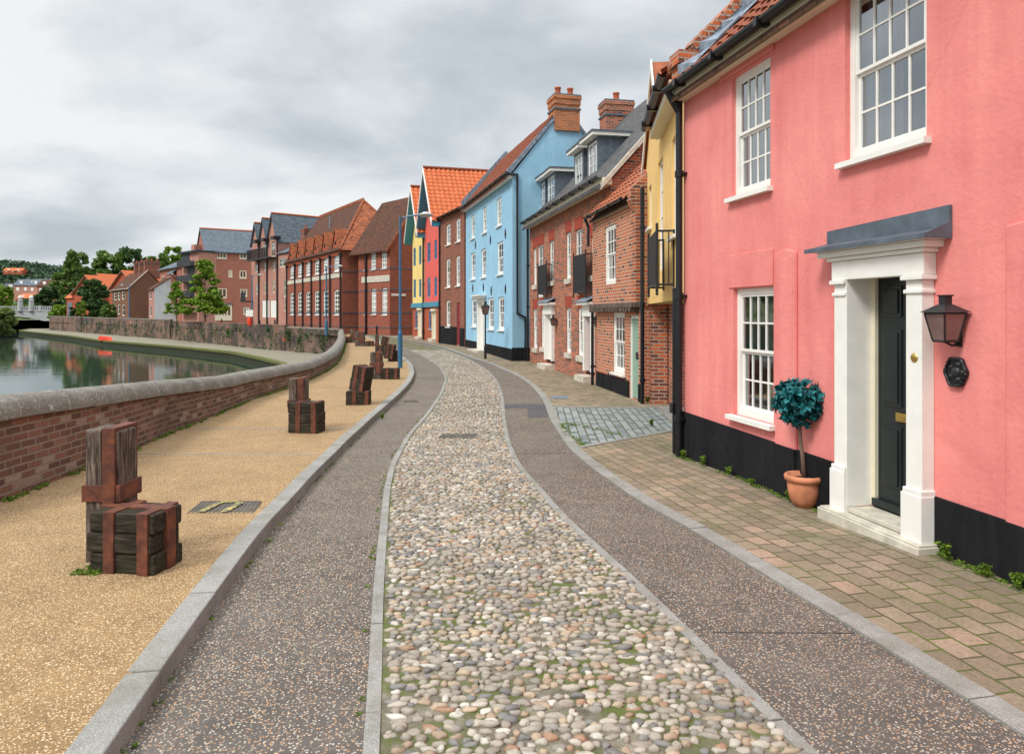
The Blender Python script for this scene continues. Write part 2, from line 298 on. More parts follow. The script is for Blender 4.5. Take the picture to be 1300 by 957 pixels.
def mk_glass(name='window_glass', tr=0.55, tint=(0.7, 0.75, 0.75)):
    m = bpy.data.materials.new(name); m.use_nodes = True; t = m.node_tree; t.nodes.clear()
    o = t.nodes.new('ShaderNodeOutputMaterial'); g = t.nodes.new('ShaderNodeBsdfGlossy'); g.inputs['Roughness'].default_value = 0.04
    g.inputs['Color'].default_value = (0.85, 0.9, 0.95, 1)
    tr_ = t.nodes.new('ShaderNodeBsdfTransparent'); tr_.inputs[0].default_value = (*tint, 1)
    fr = t.nodes.new('ShaderNodeFresnel'); fr.inputs[0].default_value = 1.6
    mx_ = t.nodes.new('ShaderNodeMixShader')
    f = mth(t, 'ADD', mth(t, 'MULTIPLY', fr.outputs[0], 1.3), 0.26, True)
    bn = t.nodes.new('ShaderNodeBump'); bn.inputs['Strength'].default_value = 0.04; bn.inputs['Distance'].default_value = 0.02
    t.links.new(noise(t, objn(t), 4, 2), bn.inputs['Height']); t.links.new(bn.outputs[0], g.inputs['Normal'])
    t.links.new(f, mx_.inputs[0]); t.links.new(tr_.outputs[0], mx_.inputs[1]); t.links.new(g.outputs[0], mx_.inputs[2]); t.links.new(mx_.outputs[0], o.inputs[0])
    return m
M_glass = mk_glass()
def mk_water():
    m, t, b = mat('river_water', 0.04, 0.5)
    b.inputs['Base Color'].default_value = (0.03, 0.05, 0.035, 1); b.inputs['IOR'].default_value = 1.5
    v = t.nodes.new('ShaderNodeNewGeometry').outputs['Position']
    h = mth(t, 'ADD', noise(t, mapping(t, v, (0.5, 1.5, 1)), 0.9, 3, 0.5, 0.5), mth(t, 'MULTIPLY', noise(t, mapping(t, v, (0.15, 0.5, 1)), 0.6, 2), 1.4))
    bump(t, b, h, 0.06, 0.08); return m
M_water = mk_water()
def leafmat(name, a, b_, trans=0.25):
    m, t, b = mat(name, 0.55, 0.3)
    g = t.nodes.new('ShaderNodeNewGeometry')
    c = ramp(t, g.outputs['Random Per Island'], [(0, a), (0.6, tuple((x + y) / 2 for x, y in zip(a, b_))), (1, b_)])
    t.links.new(c, b.inputs['Base Color'])
    tl = t.nodes.new('ShaderNodeBsdfTranslucent'); t.links.new(c, tl.inputs[0])
    ms = t.nodes.new('ShaderNodeMixShader'); ms.inputs[0].default_value = trans
    o = t.nodes['Material Output']; t.links.new(b.outputs[0], ms.inputs[1]); t.links.new(tl.outputs[0], ms.inputs[2]); t.links.new(ms.outputs[0], o.inputs[0])
    return m
LF_bright = leafmat('bright_leaf', (0.10, 0.20, 0.015), (0.26, 0.38, 0.04))
LF_mid = leafmat('mid_leaf', (0.07, 0.14, 0.025), (0.18, 0.28, 0.06))
LF_dark = leafmat('dark_leaf', (0.035, 0.085, 0.025), (0.09, 0.16, 0.045))
LF_pale = leafmat('pale_leaf', (0.10, 0.15, 0.035), (0.22, 0.28, 0.09))
LF_teal = leafmat('teal_leaf', (0.004, 0.045, 0.05), (0.025, 0.24, 0.26), 0.1)
LF_hill = leafmat('hill_leaf', (0.02, 0.055, 0.025), (0.055, 0.11, 0.045), 0.1)
LF_moss = leafmat('moss_leaf', (0.07, 0.14, 0.015), (0.20, 0.31, 0.03))
# ---------------------------------------------------------------- helpers
HT = [(-50, 0), (4.5, 0), (7, -0.08), (10, -0.15), (24, -0.15), (37, 0), (5000, 0)]
def h(Y):
    Y = float(Y)
    for (a, za), (b, zb) in zip(HT, HT[1:]):
        if Y <= b:
            u = (Y - a) / (b - a); u = u * u * (3 - 2 * u); return za + (zb - za) * u
    return 0.0
def G(x, y, dz=0.0):
    Y = F0 * (EYE - dz) / (y - HY)
    for _ in range(30): Y = 0.5 * Y + 0.5 * F0 * (EYE - dz - h(Y)) / (y - HY)
    return ((x - CX) / F0 * Y, Y)
def tag(o, label=None, cat=None, group=None, kind=None):
    if label: o['label'] = label
    if cat: o['category'] = cat
    if group: o['group'] = group
    if kind: o['kind'] = kind
    return o
def empty(name, loc=(0, 0, 0), rz=0.0):
    o = bpy.data.objects.new(name, None); o.empty_display_size = 0.3; COL.objects.link(o); o.location = loc; o.rotation_euler = (0, 0, rz); return o
class MB:
    def __init__(s): s.v = []; s.f = []; s.m = []
    def poly(s, pts, m=0):
        i = len(s.v); s.v += [tuple(p) for p in pts]; s.f.append(tuple(range(i, i + len(pts)))); s.m.append(m); return s
    def box(s, x0, x1, y0, y1, z0, z1, m=0):
        if x0 > x1: x0, x1 = x1, x0
        if y0 > y1: y0, y1 = y1, y0
        if z0 > z1: z0, z1 = z1, z0
        i = len(s.v)
        s.v += [(x0, y0, z0), (x1, y0, z0), (x1, y1, z0), (x0, y1, z0), (x0, y0, z1), (x1, y0, z1), (x1, y1, z1), (x0, y1, z1)]
        for q in ((0, 3, 2, 1), (4, 5, 6, 7), (0, 1, 5, 4), (1, 2, 6, 5), (2, 3, 7, 6), (3, 0, 4, 7)):
            s.f.append(tuple(i + k for k in q)); s.m.append(m)
        return s
    def prism(s, pts, d, m=0):
        """closed polygon pts (3D) extruded by vector d"""
        n = len(pts); i = len(s.v); s.v += [tuple(p) for p in pts] + [(p[0] + d[0], p[1] + d[1], p[2] + d[2]) for p in pts]
        s.f.append(tuple(i + k for k in range(n))); s.m.append(m)
        s.f.append(tuple(i + n + k for k in reversed(range(n)))); s.m.append(m)
        for k in range(n):
            j = (k + 1) % n; s.f.append((i + k, i + n + k, i + n + j, i + j)); s.m.append(m)
        return s
    def tube(s, pts, r, n=8, m=0, cap=True):
        pts = [Vector(p) for p in pts]; rs = r if isinstance(r, (list, tuple)) else [r] * len(pts)
        base = len(s.v)
        for k, p in enumerate(pts):
            if k == 0: d = pts[1] - p
            elif k == len(pts) - 1: d = p - pts[k - 1]
            else: d = (pts[k + 1] - p).normalized() + (p - pts[k - 1]).normalized()
            d.normalize(); a = Vector((0, 0, 1)) if abs(d.z) < 0.9 else Vector((1, 0, 0))
            u = d.cross(a).normalized(); v = d.cross(u)
            for j in range(n):
                an = 2 * math.pi * j / n; s.v.append(tuple(p + (u * math.cos(an) + v * math.sin(an)) * rs[k]))
        for k in range(len(pts) - 1):
            for j in range(n):
                a = base + k * n + j; b = base + k * n + (j + 1) % n; s.f.append((a, b, b + n, a + n)); s.m.append(m)
        if cap:
            s.f.append(tuple(base + j for j in range(n))); s.m.append(m)
            e = base + (len(pts) - 1) * n; s.f.append(tuple(e + j for j in reversed(range(n)))); s.m.append(m)
        return s
    def lathe(s, prof, n=24, c=(0, 0, 0), m=0):
        base = len(s.v)
        for (r, z) in prof:
            for j in range(n):
                an = 2 * math.pi * j / n; s.v.append((c[0] + r * math.cos(an), c[1] + r * math.sin(an), c[2] + z))
        for k in range(len(prof) - 1):
            for j in range(n):
                a = base + k * n + j; b = base + k * n + (j + 1) % n; s.f.append((a, b, b + n, a + n)); s.m.append(m)
        return s
    def build(s, name, mats, parent=None, smooth=False, bevel=0.0, uvrot=0.0, loc=None, rot=None, sub=0, recalc=True):
        me = bpy.data.meshes.new(name); me.from_pydata(s.v, [], s.f)
        if not isinstance(mats, (list, tuple)): mats = [mats]
        for mm in mats: me.materials.append(mm)
        me.polygons.foreach_set('material_index', s.m); me.update()
        if recalc:
            bm = bmesh.new(); bm.from_mesh(me); bmesh.ops.recalc_face_normals(bm, faces=bm.faces); bm.to_mesh(me); bm.free()
        autouv(me, uvrot)
        if smooth: me.polygons.foreach_set('use_smooth', [True] * len(me.polygons))
        o = bpy.data.objects.new(name, me); COL.objects.link(o)
        if parent: o.parent = parent
        if loc: o.location = loc
        if rot: o.rotation_euler = rot
        if bevel:
            b = o.modifiers.new('bevel', 'BEVEL'); b.width = bevel; b.segments = 2; b.limit_method = 'ANGLE'; b.angle_limit = R(50)
        return o
def autouv(me, rot=0.0):
    uv = me.uv_layers.new(name='UVMap'); co = me.vertices; c, s_ = math.cos(rot), math.sin(rot)
    data = np.zeros(len(me.loops) * 2, dtype=np.float32)
    for p in me.polygons:
        n = p.normal
        if abs(n.z) > 0.93: u = Vector((c, s_, 0)); v = Vector((-s_, c, 0))
        else:
            u = Vector((-n.y, n.x, 0)).normalized(); v = n.cross(u)
            if v.z < 0: v = -v
            if abs(u.x) >= abs(u.y):
                if u.x < 0: u = -u
            elif u.y < 0: u = -u
        for li in p.loop_indices:
            q = co[me.loops[li].vertex_index].co
            data[2 * li] = q.dot(u); data[2 * li + 1] = q.dot(v)
    uv.data.foreach_set('uv', data)
class Fac:
    """a facade: local x along the front from P0 (far/left) to P1 (near/right), local y inward, z up"""
    def __init__(s, P0, P1, name, label, cat='house', group=None):
        s.P0, s.P1 = P0, P1; s.L = math.hypot(P1[0] - P0[0], P1[1] - P0[1])
        s.d = ((P1[0] - P0[0]) / s.L, (P1[1] - P0[1]) / s.L); s.n = (-s.d[1], s.d[0])
        s.root = empty(name, (P0[0], P0[1], 0), math.atan2(s.d[1], s.d[0])); tag(s.root, label, cat, group)
    def s(s, x, off=0.0):
        u = (x - CX) / F0; ax = s.P0[0] + s.n[0] * off; ay = s.P0[1] + s.n[1] * off
        t = (u * ay - ax) / (s.d[0] - u * s.d[1]); return t, ay + s.d[1] * t
    def z(s, x, y, off=0.0):
        t, Y = s.s(x, off); return EYE + (HY - y) / F0 * Y
    def rect(s, x0, x1, y0, y1, off=0.0):
        """pixel box (left,right,top,bottom) -> local x0,x1,z0,z1"""
        a = s.s(x0, off)[0]; b = s.s(x1, off)[0]; xm = (x0 + x1) / 2
        return (a, b, s.z(xm, y1, off), s.z(xm, y0, off))
    def gz(s, t): return h(s.P0[1] + s.d[1] * t)
def holed(mb, x0, x1, z0, z1, holes, y=0.0, depth=0.1, m=0):
    """front wall sheet with real openings and their reveals"""
    xs = sorted(set([x0, x1] + [v for q in holes for v in (min(max(q[0], x0), x1), min(max(q[1], x0), x1))]))
    zs = sorted(set([z0, z1] + [v for q in holes for v in (min(max(q[2], z0), z1), min(max(q[3], z0), z1))]))
    for a, b in zip(xs, xs[1:]):
        if b - a < 1e-5: continue
        run = None
        for c, d in zip(zs, zs[1:]):
            if d - c < 1e-5: continue
            cx, cz = (a + b) / 2, (c + d) / 2
            inside = any(q[0] < cx < q[1] and q[2] < cz < q[3] for q in holes)
            if inside:
                if run: mb.poly([(a, y, run[0]), (b, y, run[0]), (b, y, run[1]), (a, y, run[1])], m); run = None
            else: run = (run[0], d) if run else (c, d)
        if run: mb.poly([(a, y, run[0]), (b, y, run[0]), (b, y, run[1]), (a, y, run[1])], m)
    for q in holes:
        a, b, c, d = q; e = y + depth
        mb.poly([(a, y, c), (a, e, c), (a, e, d), (a, y, d)], m); mb.poly([(b, y, c), (b, y, d), (b, e, d), (b, e, c)], m)
        mb.poly([(a, y, d), (a, e, d), (b, e, d), (b, y, d)], m); mb.poly([(a, y, c), (b, y, c), (b, e, c), (a, e, c)], m)
def window(par, r, cols=2, rows=4, y=0.07, sill=True, fr=0.06, bar=0.022, mt=None, sash=True, curtain=None, label=None, arch=0.0, sillm=None, silld=0.07, sillh=0.05, glass=None, name='window', cy=0.12):
    a, b, c, d = r; mt = mt or M_white; mb = MB()
    mb.box(a, a + fr, y, y + .07, c, d); mb.box(b - fr, b, y, y + .07, c, d)
    mb.box(a + fr, b - fr, y, y + .07, d - fr, d); mb.box(a + fr, b - fr, y, y + .07, c, c + fr * 1.3)
    ia, ib, ic, id_ = a + fr, b - fr, c + fr * 1.3, d - fr; mid = (ic + id_) / 2
    if sash:
        sr = bar * 1.6
        for (z0, z1, yy) in ((mid, id_, y + .012), (ic, mid, y + .038)):
            mb.box(ia, ia + sr, yy, yy + .03, z0, z1); mb.box(ib - sr, ib, yy, yy + .03, z0, z1)
            mb.box(ia + sr, ib - sr, yy, yy + .03, z1 - sr, z1); mb.box(ia + sr, ib - sr, yy, yy + .03, z0, z0 + sr)
            rr = max(1, rows // 2)
            for k in range(1, cols):
                xx = ia + sr + (ib - ia - 2 * sr) * k / cols; mb.box(xx - bar / 2, xx + bar / 2, yy + .003, yy + .027, z0 + sr, z1 - sr)
            for k in range(1, rr):
                zz = z0 + sr + (z1 - z0 - 2 * sr) * k / rr; mb.box(ia + sr, ib - sr, yy + .005, yy + .025, zz - bar / 2, zz + bar / 2)
    else:
        for k in range(1, cols):
            xx = ia + (ib - ia) * k / cols; mb.box(xx - bar / 2, xx + bar / 2, y + .01, y + .05, ic, id_)
        for k in range(1, rows):
            zz = ic + (id_ - ic) * k / rows; mb.box(ia, ib, y + .015, y + .045, zz - bar / 2, zz + bar / 2)
    if arch:
        n = 8; w_ = (b - a) / 2; xm = (a + b) / 2
        for sg in (-1, 1):
            pts = [(xm + sg * w_, y - .004, d)] + [(xm + sg * w_ * math.sin(k / n * math.pi / 2), y - .004, d - arch + arch * math.cos(k / n * math.pi / 2)) for k in range(n, -1, -1)]
            mb.prism(pts, (0, .09, 0), 1)
    o = mb.build(name, [mt, arch_mat[0]] if arch else mt, par, bevel=0)
    if label: o['label'] = label
    if sash:
        g = MB().poly([(ia, y + .027, mid), (ib, y + .027, mid), (ib, y + .027, id_), (ia, y + .027, id_)]).poly([(ia, y + .053, ic), (ib, y + .053, ic), (ib, y + .053, mid), (ia, y + .053, mid)])
    else: g = MB().poly([(ia, y + .03, ic), (ib, y + .03, ic), (ib, y + .03, id_), (ia, y + .03, id_)])
    g.build('pane', glass or M_glass, o, recalc=False)
    if sill:
        MB().box(a - .05, b + .05, -silld, y + .02, c - sillh, c - .002).build('sill', sillm or mt, o)
    if curtain:
        cb = MB(); nn_ = 60
        for (u0, u1, zt, zb_) in curtain:
            xa = ia + (ib - ia) * u0; xb = ia + (ib - ia) * u1; k0 = max(6, int(nn_ * (u1 - u0)))
            za = ic + (id_ - ic) * zb_; zz = ic + (id_ - ic) * zt
            ps = [(xa + (xb - xa) * k / k0, y + cy + (.02 * math.sin(k * 1.9) + .01 * math.sin(k * .7)) * (.3 if cy < .1 else 1)) for k in range(k0 + 1)]
            for p, q in zip(ps, ps[1:]): cb.poly([(p[0], p[1], za), (q[0], q[1], za), (q[0], q[1], zz), (p[0], p[1], zz)])
        cb.build('curtain', M_curt, o, smooth=False)
    return o
arch_mat = [M_blue]
def shell(mb, L, D, z0, eave, ridge, front_holes=(), gable='side', x0=0.0, m=0, depth=0.1, rx=None, left=True, right=True, ry=None):
    """walls of a simple pitched house. gable='side': ridge runs along the front; 'front': gable faces the street; None: flat"""
    holed(mb, x0, L, z0, eave, list(front_holes), 0, depth, m)
    mb.poly([(x0, D, z0), (x0, D, eave), (L, D, eave), (L, D, z0)], m)
    ym = ry if ry is not None else D / 2
    for X, on in ((x0, left), (L, right)):
        if not on: continue
        if gable == 'side': mb.poly([(X, 0, z0), (X, D, z0), (X, D, eave), (X, ym, ridge), (X, 0, eave)], m)
        else: mb.poly([(X, 0, z0), (X, D, z0), (X, D, eave), (X, 0, eave)], m)
    if gable == 'front':
        xm = rx if rx is not None else (x0 + L) / 2
        mb.poly([(x0, 0, eave), (L, 0, eave), (xm, 0, ridge)], m); mb.poly([(x0, D, eave), (xm, D, ridge), (L, D, eave)], m)
    if gable is None: mb.poly([(x0, 0, eave), (L, 0, eave), (L, D, eave), (x0, D, eave)], m)
def slab(mb, p, q, r_, s_, th, m=0):
    """thin roof slab from 4 top corners, thickness th downward"""
    mb.prism([p, q, r_, s_], (0, 0, -th), m)
def side_roof(mb, x0, x1, D, eave, ridge, over=0.2, th=0.1, ry=None, m=0, lift=0.02):
    ym = ry if ry is not None else D / 2
    sl = (ridge - eave) / ym; zb = eave - over * sl + lift + th
    slab(mb, (x0, -over, zb), (x1, -over, zb), (x1, ym, ridge + lift + th), (x0, ym, ridge + lift + th), th, m)
    sl2 = (ridge - eave) / (D - ym)
    slab(mb, (x0, ym, ridge + lift + th), (x1, ym, ridge + lift + th), (x1, D + over, eave - over * sl2 + lift + th), (x0, D + over, eave - over * sl2 + lift + th), th, m)
def front_roof(mb, x0, x1, D, eave, ridge, over=0.15, th=0.1, fo=0.15, rx=None, m=0, lift=0.02, eo=0.0):
    xm = rx if rx is not None else (x0 + x1) / 2
    sa = (ridge - eave) / (xm - x0); sb = (ridge - eave) / (x1 - xm); T = ridge + lift + th
    slab(mb, (x0 - over, -fo, eave - over * sa + lift + th), (xm, -fo, T), (xm, D, T), (x0 - over, D, eave - over * sa + lift + th), th, m)
    slab(mb, (xm, -fo, T), (x1 + over, -fo, eave - over * sb + lift + th), (x1 + over, D, eave - over * sb + lift + th), (xm, D, T), th, m)
def pan_sheet(name, origin, ux, us, W, Ls, mt, parent, tw=0.24, th=0.31, amp=0.035):
    """pantiled slope: real rolls and stepped courses. ux = unit along eave, us = unit up slope"""
    ux = Vector(ux).normalized(); us = Vector(us).normalized(); n = ux.cross(us).normalized()
    if n.z < 0: n = -n
    nx = max(2, int(W / tw)) * 5; ny = max(1, int(round(Ls / th)))
    vs = []; fs = []
    for j in range(ny):
        for e in (0, 1):
            d = (j + e) * Ls / ny
            for i in range(nx + 1):
                u = i / 5.0; ph = (u % 1.0)
                hh = amp * (math.sin(2 * math.pi * ph) * 0.6 + 0.5 * math.cos(4 * math.pi * ph) * .25 + 0.5)
                hh += 0.028 * (1 - e) + 0.006 * math.sin(j * 12.9 + int(u) * 7.1)
                vs.append(Vector(origin) + ux * (i * W / nx) + us * d + n * hh)
        b0 = j * 2 * (nx + 1)
        for i in range(nx): fs.append((b0 + i, b0 + i + 1, b0 + nx + 1 + i + 1, b0 + nx + 1 + i))
        if j: 
            a0 = b0 - (nx + 1)
            for i in range(nx): fs.append((a0 + i, a0 + i + 1, b0 + i + 1, b0 + i))
    mb = MB(); mb.v = [tuple(v) for v in vs]; mb.f = fs; mb.m = [0] * len(fs)
    o = mb.build(name, mt, parent, recalc=False)
    for p in o.data.polygons: p.use_smooth = True
    try: o.data.set_sharp_from_angle(angle=R(50))
    except Exception: pass
    return o
def downpipe(F, xs, ztop, zbot, r=0.04, y=-0.06, name='downpipe', clips=True, mt=None):
    mb = MB(); mb.tube([(xs, y, zbot), (xs, y, ztop)], r, 10)
    z = zbot + .5
    while clips and z < ztop: mb.tube([(xs, y, z - .04), (xs, y, z + .04)], r * 1.3, 10); mb.box(xs - .08, xs + .08, y + .01, -0.002, z - .015, z + .015); z += 1.6
    return mb.build(name, mt or M_black, F.root)
def gutter(F, x0, x1, z, y=-0.16, r=0.06, name='gutter', mt=None):
    mb = MB(); n = 8; prof = [(r * math.cos(math.pi + math.pi * k / n), r * math.sin(math.pi + math.pi * k / n)) for k in range(n + 1)]
    prof += [(r * .85 * math.cos(math.pi + math.pi * k / n), r * .85 * math.sin(math.pi + math.pi * k / n)) for k in range(n, -1, -1)]
    mb.prism([(x0, y + p[0], z + p[1]) for p in prof], (x1 - x0, 0, 0))
    x = x0 + .4
    while x < x1: mb.box(x - .03, x + .03, y - r * 1.2, y + r * 1.2, z - r * 1.15, z + .01); x += .95
    return mb.build(name, mt or M_black, F.root)
def chimney(F, x0, x1, y0, y1, z0, z1, pots=2, mt=None, name='chimney'):
    mt = mt or BRK_chim; mb = MB()
    mb.box(x0, x1, y0, y1, z0, z1 - .42); mb.box(x0 - .04, x1 + .04, y0 - .04, y1 + .04, z1 - .62, z1 - .55, 1)
    mb.box(x0 - .03, x1 + .03, y0 - .03, y1 + .03, z1 - .418, z1 - .2); mb.box(x0 - .06, x1 + .06, y0 - .06, y1 + .06, z1 - .198, z1 - .06); mb.box(x0 - .04, x1 + .04, y0 - .04, y1 + .04, z1 - .058, z1, 1)
    o = mb.build(name, [mt, M_lead], F.root)
    for k in range(pots):
        if (x1 - x0) > (y1 - y0): c = (x0 + (x1 - x0) * (k + .5) / pots, (y0 + y1) / 2, z1)
        else: c = ((x0 + x1) / 2, y0 + (y1 - y0) * (k + .5) / pots, z1)
        MB().lathe([(.0, 0), (.14, 0), (.12, .05), (.11, .3), (.135, .32), (.135, .37), (.08, .38), (.08, .25)], 12, c).build('chimney_pot', M_chpot, o, smooth=True)
    return o
def leaves(cents, size, n_per, spread, mt, name, parent, flat=0.5, elong=1.0, seed=1):
    rg = np.random.RandomState(seed); C = np.repeat(np.asarray(cents, float), n_per, axis=0)
    sp = np.repeat(np.asarray(spread, float).reshape(-1, 1) if np.ndim(spread) else np.full((len(cents), 1), spread), n_per, axis=0)
    n = len(C); dv = rg.normal(size=(n, 3)); dv /= np.linalg.norm(dv, axis=1, keepdims=True); rr = rg.rand(n, 1) ** 0.45
    P = C + dv * rr * sp * np.array([1, 1, flat])
    a = rg.normal(size=(n, 3)); a[:, 2] *= 0.6; a /= np.linalg.norm(a, axis=1, keepdims=True)
    b = rg.normal(size=(n, 3)); b -= (a * b).sum(1, keepdims=True) * a; b /= np.linalg.norm(b, axis=1, keepdims=True)
    sz = size * (0.6 + 0.8 * rg.rand(n, 1)); A = a * sz * elong; B = b * sz * .55
    V = np.stack([P - A, P + B, P + A, P - B], 1).reshape(-1, 3)
    me = bpy.data.meshes.new(name); me.vertices.add(n * 4); me.vertices.foreach_set('co', V.ravel())
    me.loops.add(n * 4); me.loops.foreach_set('vertex_index', np.arange(n * 4, dtype=np.int32))
    me.polygons.add(n); me.polygons.foreach_set('loop_start', np.arange(0, n * 4, 4, dtype=np.int32))
    try: me.polygons.foreach_set('loop_total', np.full(n, 4, dtype=np.int32))
    except Exception: pass
    me.update(calc_edges=True); me.materials.append(mt)
    o = bpy.data.objects.new(name, me); COL.objects.link(o)
    if parent: o.parent = parent
    return o
def tree(name, label, x, y, z0, H, Wd, mt, leaf=0.3, nc=60, npc=70, trunk=0.25, style='round', seed=1, group=None, tr=0.18, cat='tree'):
    rt = empty(name, (x, y, z0)); tag(rt, label, cat, group); rg = random.Random(seed)
    mb = MB(); th = H * trunk
    mb.tube([(0, 0, 0), (.05, 0, th * .5), (0, .05, th), (.08, 0, H * .8)], [tr, tr * .8, tr * .65, tr * .15], 8)
    cs = []; sp = []
    for k in range(nc):
        if style == 'round':
            t = rg.random(); zz = th + (H - th) * (0.06 + .88 * t); rad = Wd / 2 * math.sqrt(max(0, 1 - ((t - .45) / .6) ** 2)) ; 
        elif style == 'cone':
            t = min(.99, int(rg.random() ** 1.25 * 8) / 8 + rg.uniform(0, .085)); zz = th + (H - th) * (0.02 + .95 * t); rad = Wd / 2 * (1 - t) ** .8 + .1
        else:
            t = rg.random(); zz = th + (H - th) * t; rad = Wd / 2 * (1 - abs(t - .4)) ** .7
        an = rg.random() * 6.28; rr = rad * (0.35 + .62 * rg.random() ** .6)
        c = (rr * math.cos(an), rr * math.sin(an), zz); cs.append(c); sp.append(Wd * (.07 + .07 * rg.random()))
        if k % 4 == 0: mb.tube([(0, 0, max(th * .7, zz - Wd * .22)), (c[0] * .5, c[1] * .5, zz - Wd * .08), c], [tr * .35, tr * .22, tr * .08], 5, cap=False)
    mb.build('trunk', M_trunk, rt, smooth=True)
    leaves(cs, leaf, npc, sp, mt, 'crown', rt, flat=.45 if style == 'cone' else .75, seed=seed)
    return rt
def dup(root, loc=None, rz=None, label=None):
    r = root.copy(); COL.objects.link(r)
    if loc: r.location = loc
    if rz is not None: r.rotation_euler = (0, 0, rz)
    if label: r['label'] = label
    for ch in list(root.children):
        c = ch.copy(); COL.objects.link(c); c.parent = r
        for g in ch.children:
            d = g.copy(); COL.objects.link(d); d.parent = c
    return r

# ---------------------------------------------------------------- ground curves (points read off the ground, as X at each Y)
def curve(pts, dz=0.0, ext0=None):
    q = sorted([G(x, y, dz) for x, y in pts], key=lambda p: p[1]); out = [q[0]]
    for p in q[1:]:
        if p[1] > out[-1][1] + .02: out.append(p)
    ys = np.array([p[1] for p in out]); xs = np.array([p[0] for p in out])
    yy = np.concatenate([np.arange(-4, 12, .25), np.arange(12, 62, .5)])
    s0 = (xs[3] - xs[0]) / (ys[3] - ys[0]) if ext0 is None else ext0
    v = np.interp(yy, ys, xs); lo = yy < ys[0]; v[lo] = xs[0] + (yy[lo] - ys[0]) * s0
    s1 = (xs[-1] - xs[-3]) / (ys[-1] - ys[-3]); hi = yy > ys[-1]; v[hi] = xs[-1] + (yy[hi] - ys[-1]) * s1
    for _ in range(3): v[1:-1] = (v[:-2] + 2 * v[1:-1] + v[2:]) / 4
    return yy, v
YY, KL = curve([(193, 868), (231.5, 809), (290, 731), (344, 658.5), (399, 600), (437, 562), (480, 523), (507, 500), (521, 485), (526.5, 473), (524, 462), (514, 454), (503, 447), (490, 438), (474, 430), (458, 424)], 0.1)
KL = KL - 0.0
_, SL = curve([(485, 867), (486, 765), (491, 684), (495, 623), (503, 586), (521.5, 553), (546, 525), (562, 500), (568.5, 480), (560, 465.6), (545, 455.6), (525, 446), (500, 438), (470, 430)])
_, SR = curve([(920, 861), (900, 843), (847.5, 785.6), (786, 728.6), (725, 671.5), (684.5, 626.7), (656, 594), (641.7, 561.5), (637.6, 533), (635.6, 504), (630.4, 485.7), (617.9, 470.6), (597.8, 458), (570, 446.8), (540, 439), (515, 433.5), (490, 427)])
_, KR = curve([(1200, 868), (1065.7, 785), (953, 719), (889, 676.6), (850.5, 657), (806, 632.3), (759, 599), (723, 568.6), (706.5, 543.7), (698, 530), (694, 515), (687, 503), (675, 489), (655.5, 476), (625, 462.5), (595, 452.5), (568, 443), (540, 435.5), (512.5, 430.5)])
_, WB = curve([(0, 637.6), (60, 614.6), (159, 575.7), (212, 551), (269, 529.7), (315, 508.5), (361, 494), (388.6, 484), (410, 473.5), (426, 463), (434, 450), (438, 436), (436, 427)], 0.1, 0.06)
WB[YY > 57] = WB[np.searchsorted(YY, 57)]
SL = np.maximum(SL, KL + .5)
def strip(name, A, B, dz, mt, y0=-4, y1=61, nx=1, uvrot=0, label=None, vert=None):
    mb = MB(); idx = [i for i, y in enumerate(YY) if y0 <= y <= y1]
    for i in idx:
        for k in range(nx + 1):
            mb.v.append((A[i] + (B[i] - A[i]) * k / nx, YY[i], h(YY[i]) + dz))
    for j in range(len(idx) - 1):
        for k in range(nx):
            a = j * (nx + 1) + k; mb.f.append((a, a + 1, a + nx + 2, a + nx + 1)); mb.m.append(0)
    o = mb.build(name, mt, None, uvrot=uvrot, recalc=False); tag(o, label, None, None, 'structure'); return o
def band(name, C, w0, w1, z0, z1, mt, y0=-4, y1=61, seg=None, kind='structure'):
    """raised kerb following curve C, from offset w0 to w1 across, as real solid stones"""
    mb = MB(); P = [(C[i], YY[i]) for i in range(len(YY)) if y0 <= YY[i] <= y1]
    # resample by arc length
    L = [0]
    for a, b in zip(P, P[1:]): L.append(L[-1] + math.hypot(b[0] - a[0], b[1] - a[1]))
    px = np.array([p[0] for p in P]); py = np.array([p[1] for p in P]); L = np.array(L)
    seg = seg or .9; s = 0
    while s < L[-1] - .05:
        e = min(L[-1], s + seg - .008); n = 3
        pts = []
        for k in range(n + 1):
            q = s + (e - s) * k / n; x, y = np.interp(q, L, px), np.interp(q, L, py); x2, y2 = np.interp(min(q + .1, L[-1]), L, px), np.interp(min(q + .1, L[-1]), L, py)
            x3, y3 = np.interp(max(q - .1, 0), L, px), np.interp(max(q - .1, 0), L, py)
            dx, dy = x2 - x3, y2 - y3; l = math.hypot(dx, dy); nx_, ny_ = dy / l, -dx / l
            pts.append((x, y, nx_, ny_))
        i0 = len(mb.v); jz = random.uniform(-.003, .003)
        for (x, y, a, b) in pts:
            g = h(y)
            mb.v += [(x + a * w0, y + b * w0, g + z0), (x + a * w0, y + b * w0, g + z1 + jz), (x + a * w1, y + b * w1, g + z1 + jz), (x + a * w1, y + b * w1, g + z0)]
        for k in range(n):
            for j in range(4):
                a = i0 + k * 4 + j; b = i0 + k * 4 + (j + 1) % 4; mb.f.append((a, b, b + 4, a + 4)); mb.m.append(0)
        mb.f.append((i0, i0 + 1, i0 + 2, i0 + 3)); mb.m.append(0); e0 = i0 + n * 4; mb.f.append((e0 + 3, e0 + 2, e0 + 1, e0)); mb.m.append(0)
        s += seg
    o = mb.build(name, mt, None, bevel=.008 if z1 > .05 else 0.0); tag(o, None, None, None, kind); return o
FAR = np.full_like(YY, 0) + 60
strip('road', KL - .02, KR, 0.0, ASPH, nx=4)
strip('cobbled_lane', SL, SR, 0.004, M_bed, nx=3)
band('stone_channel_left', SL, -.065, 0.0, -.05, .012, KERB, seg=.9)
band('stone_channel_right', SR, 0.0, .065, -.05, .012, KERB, seg=.9)
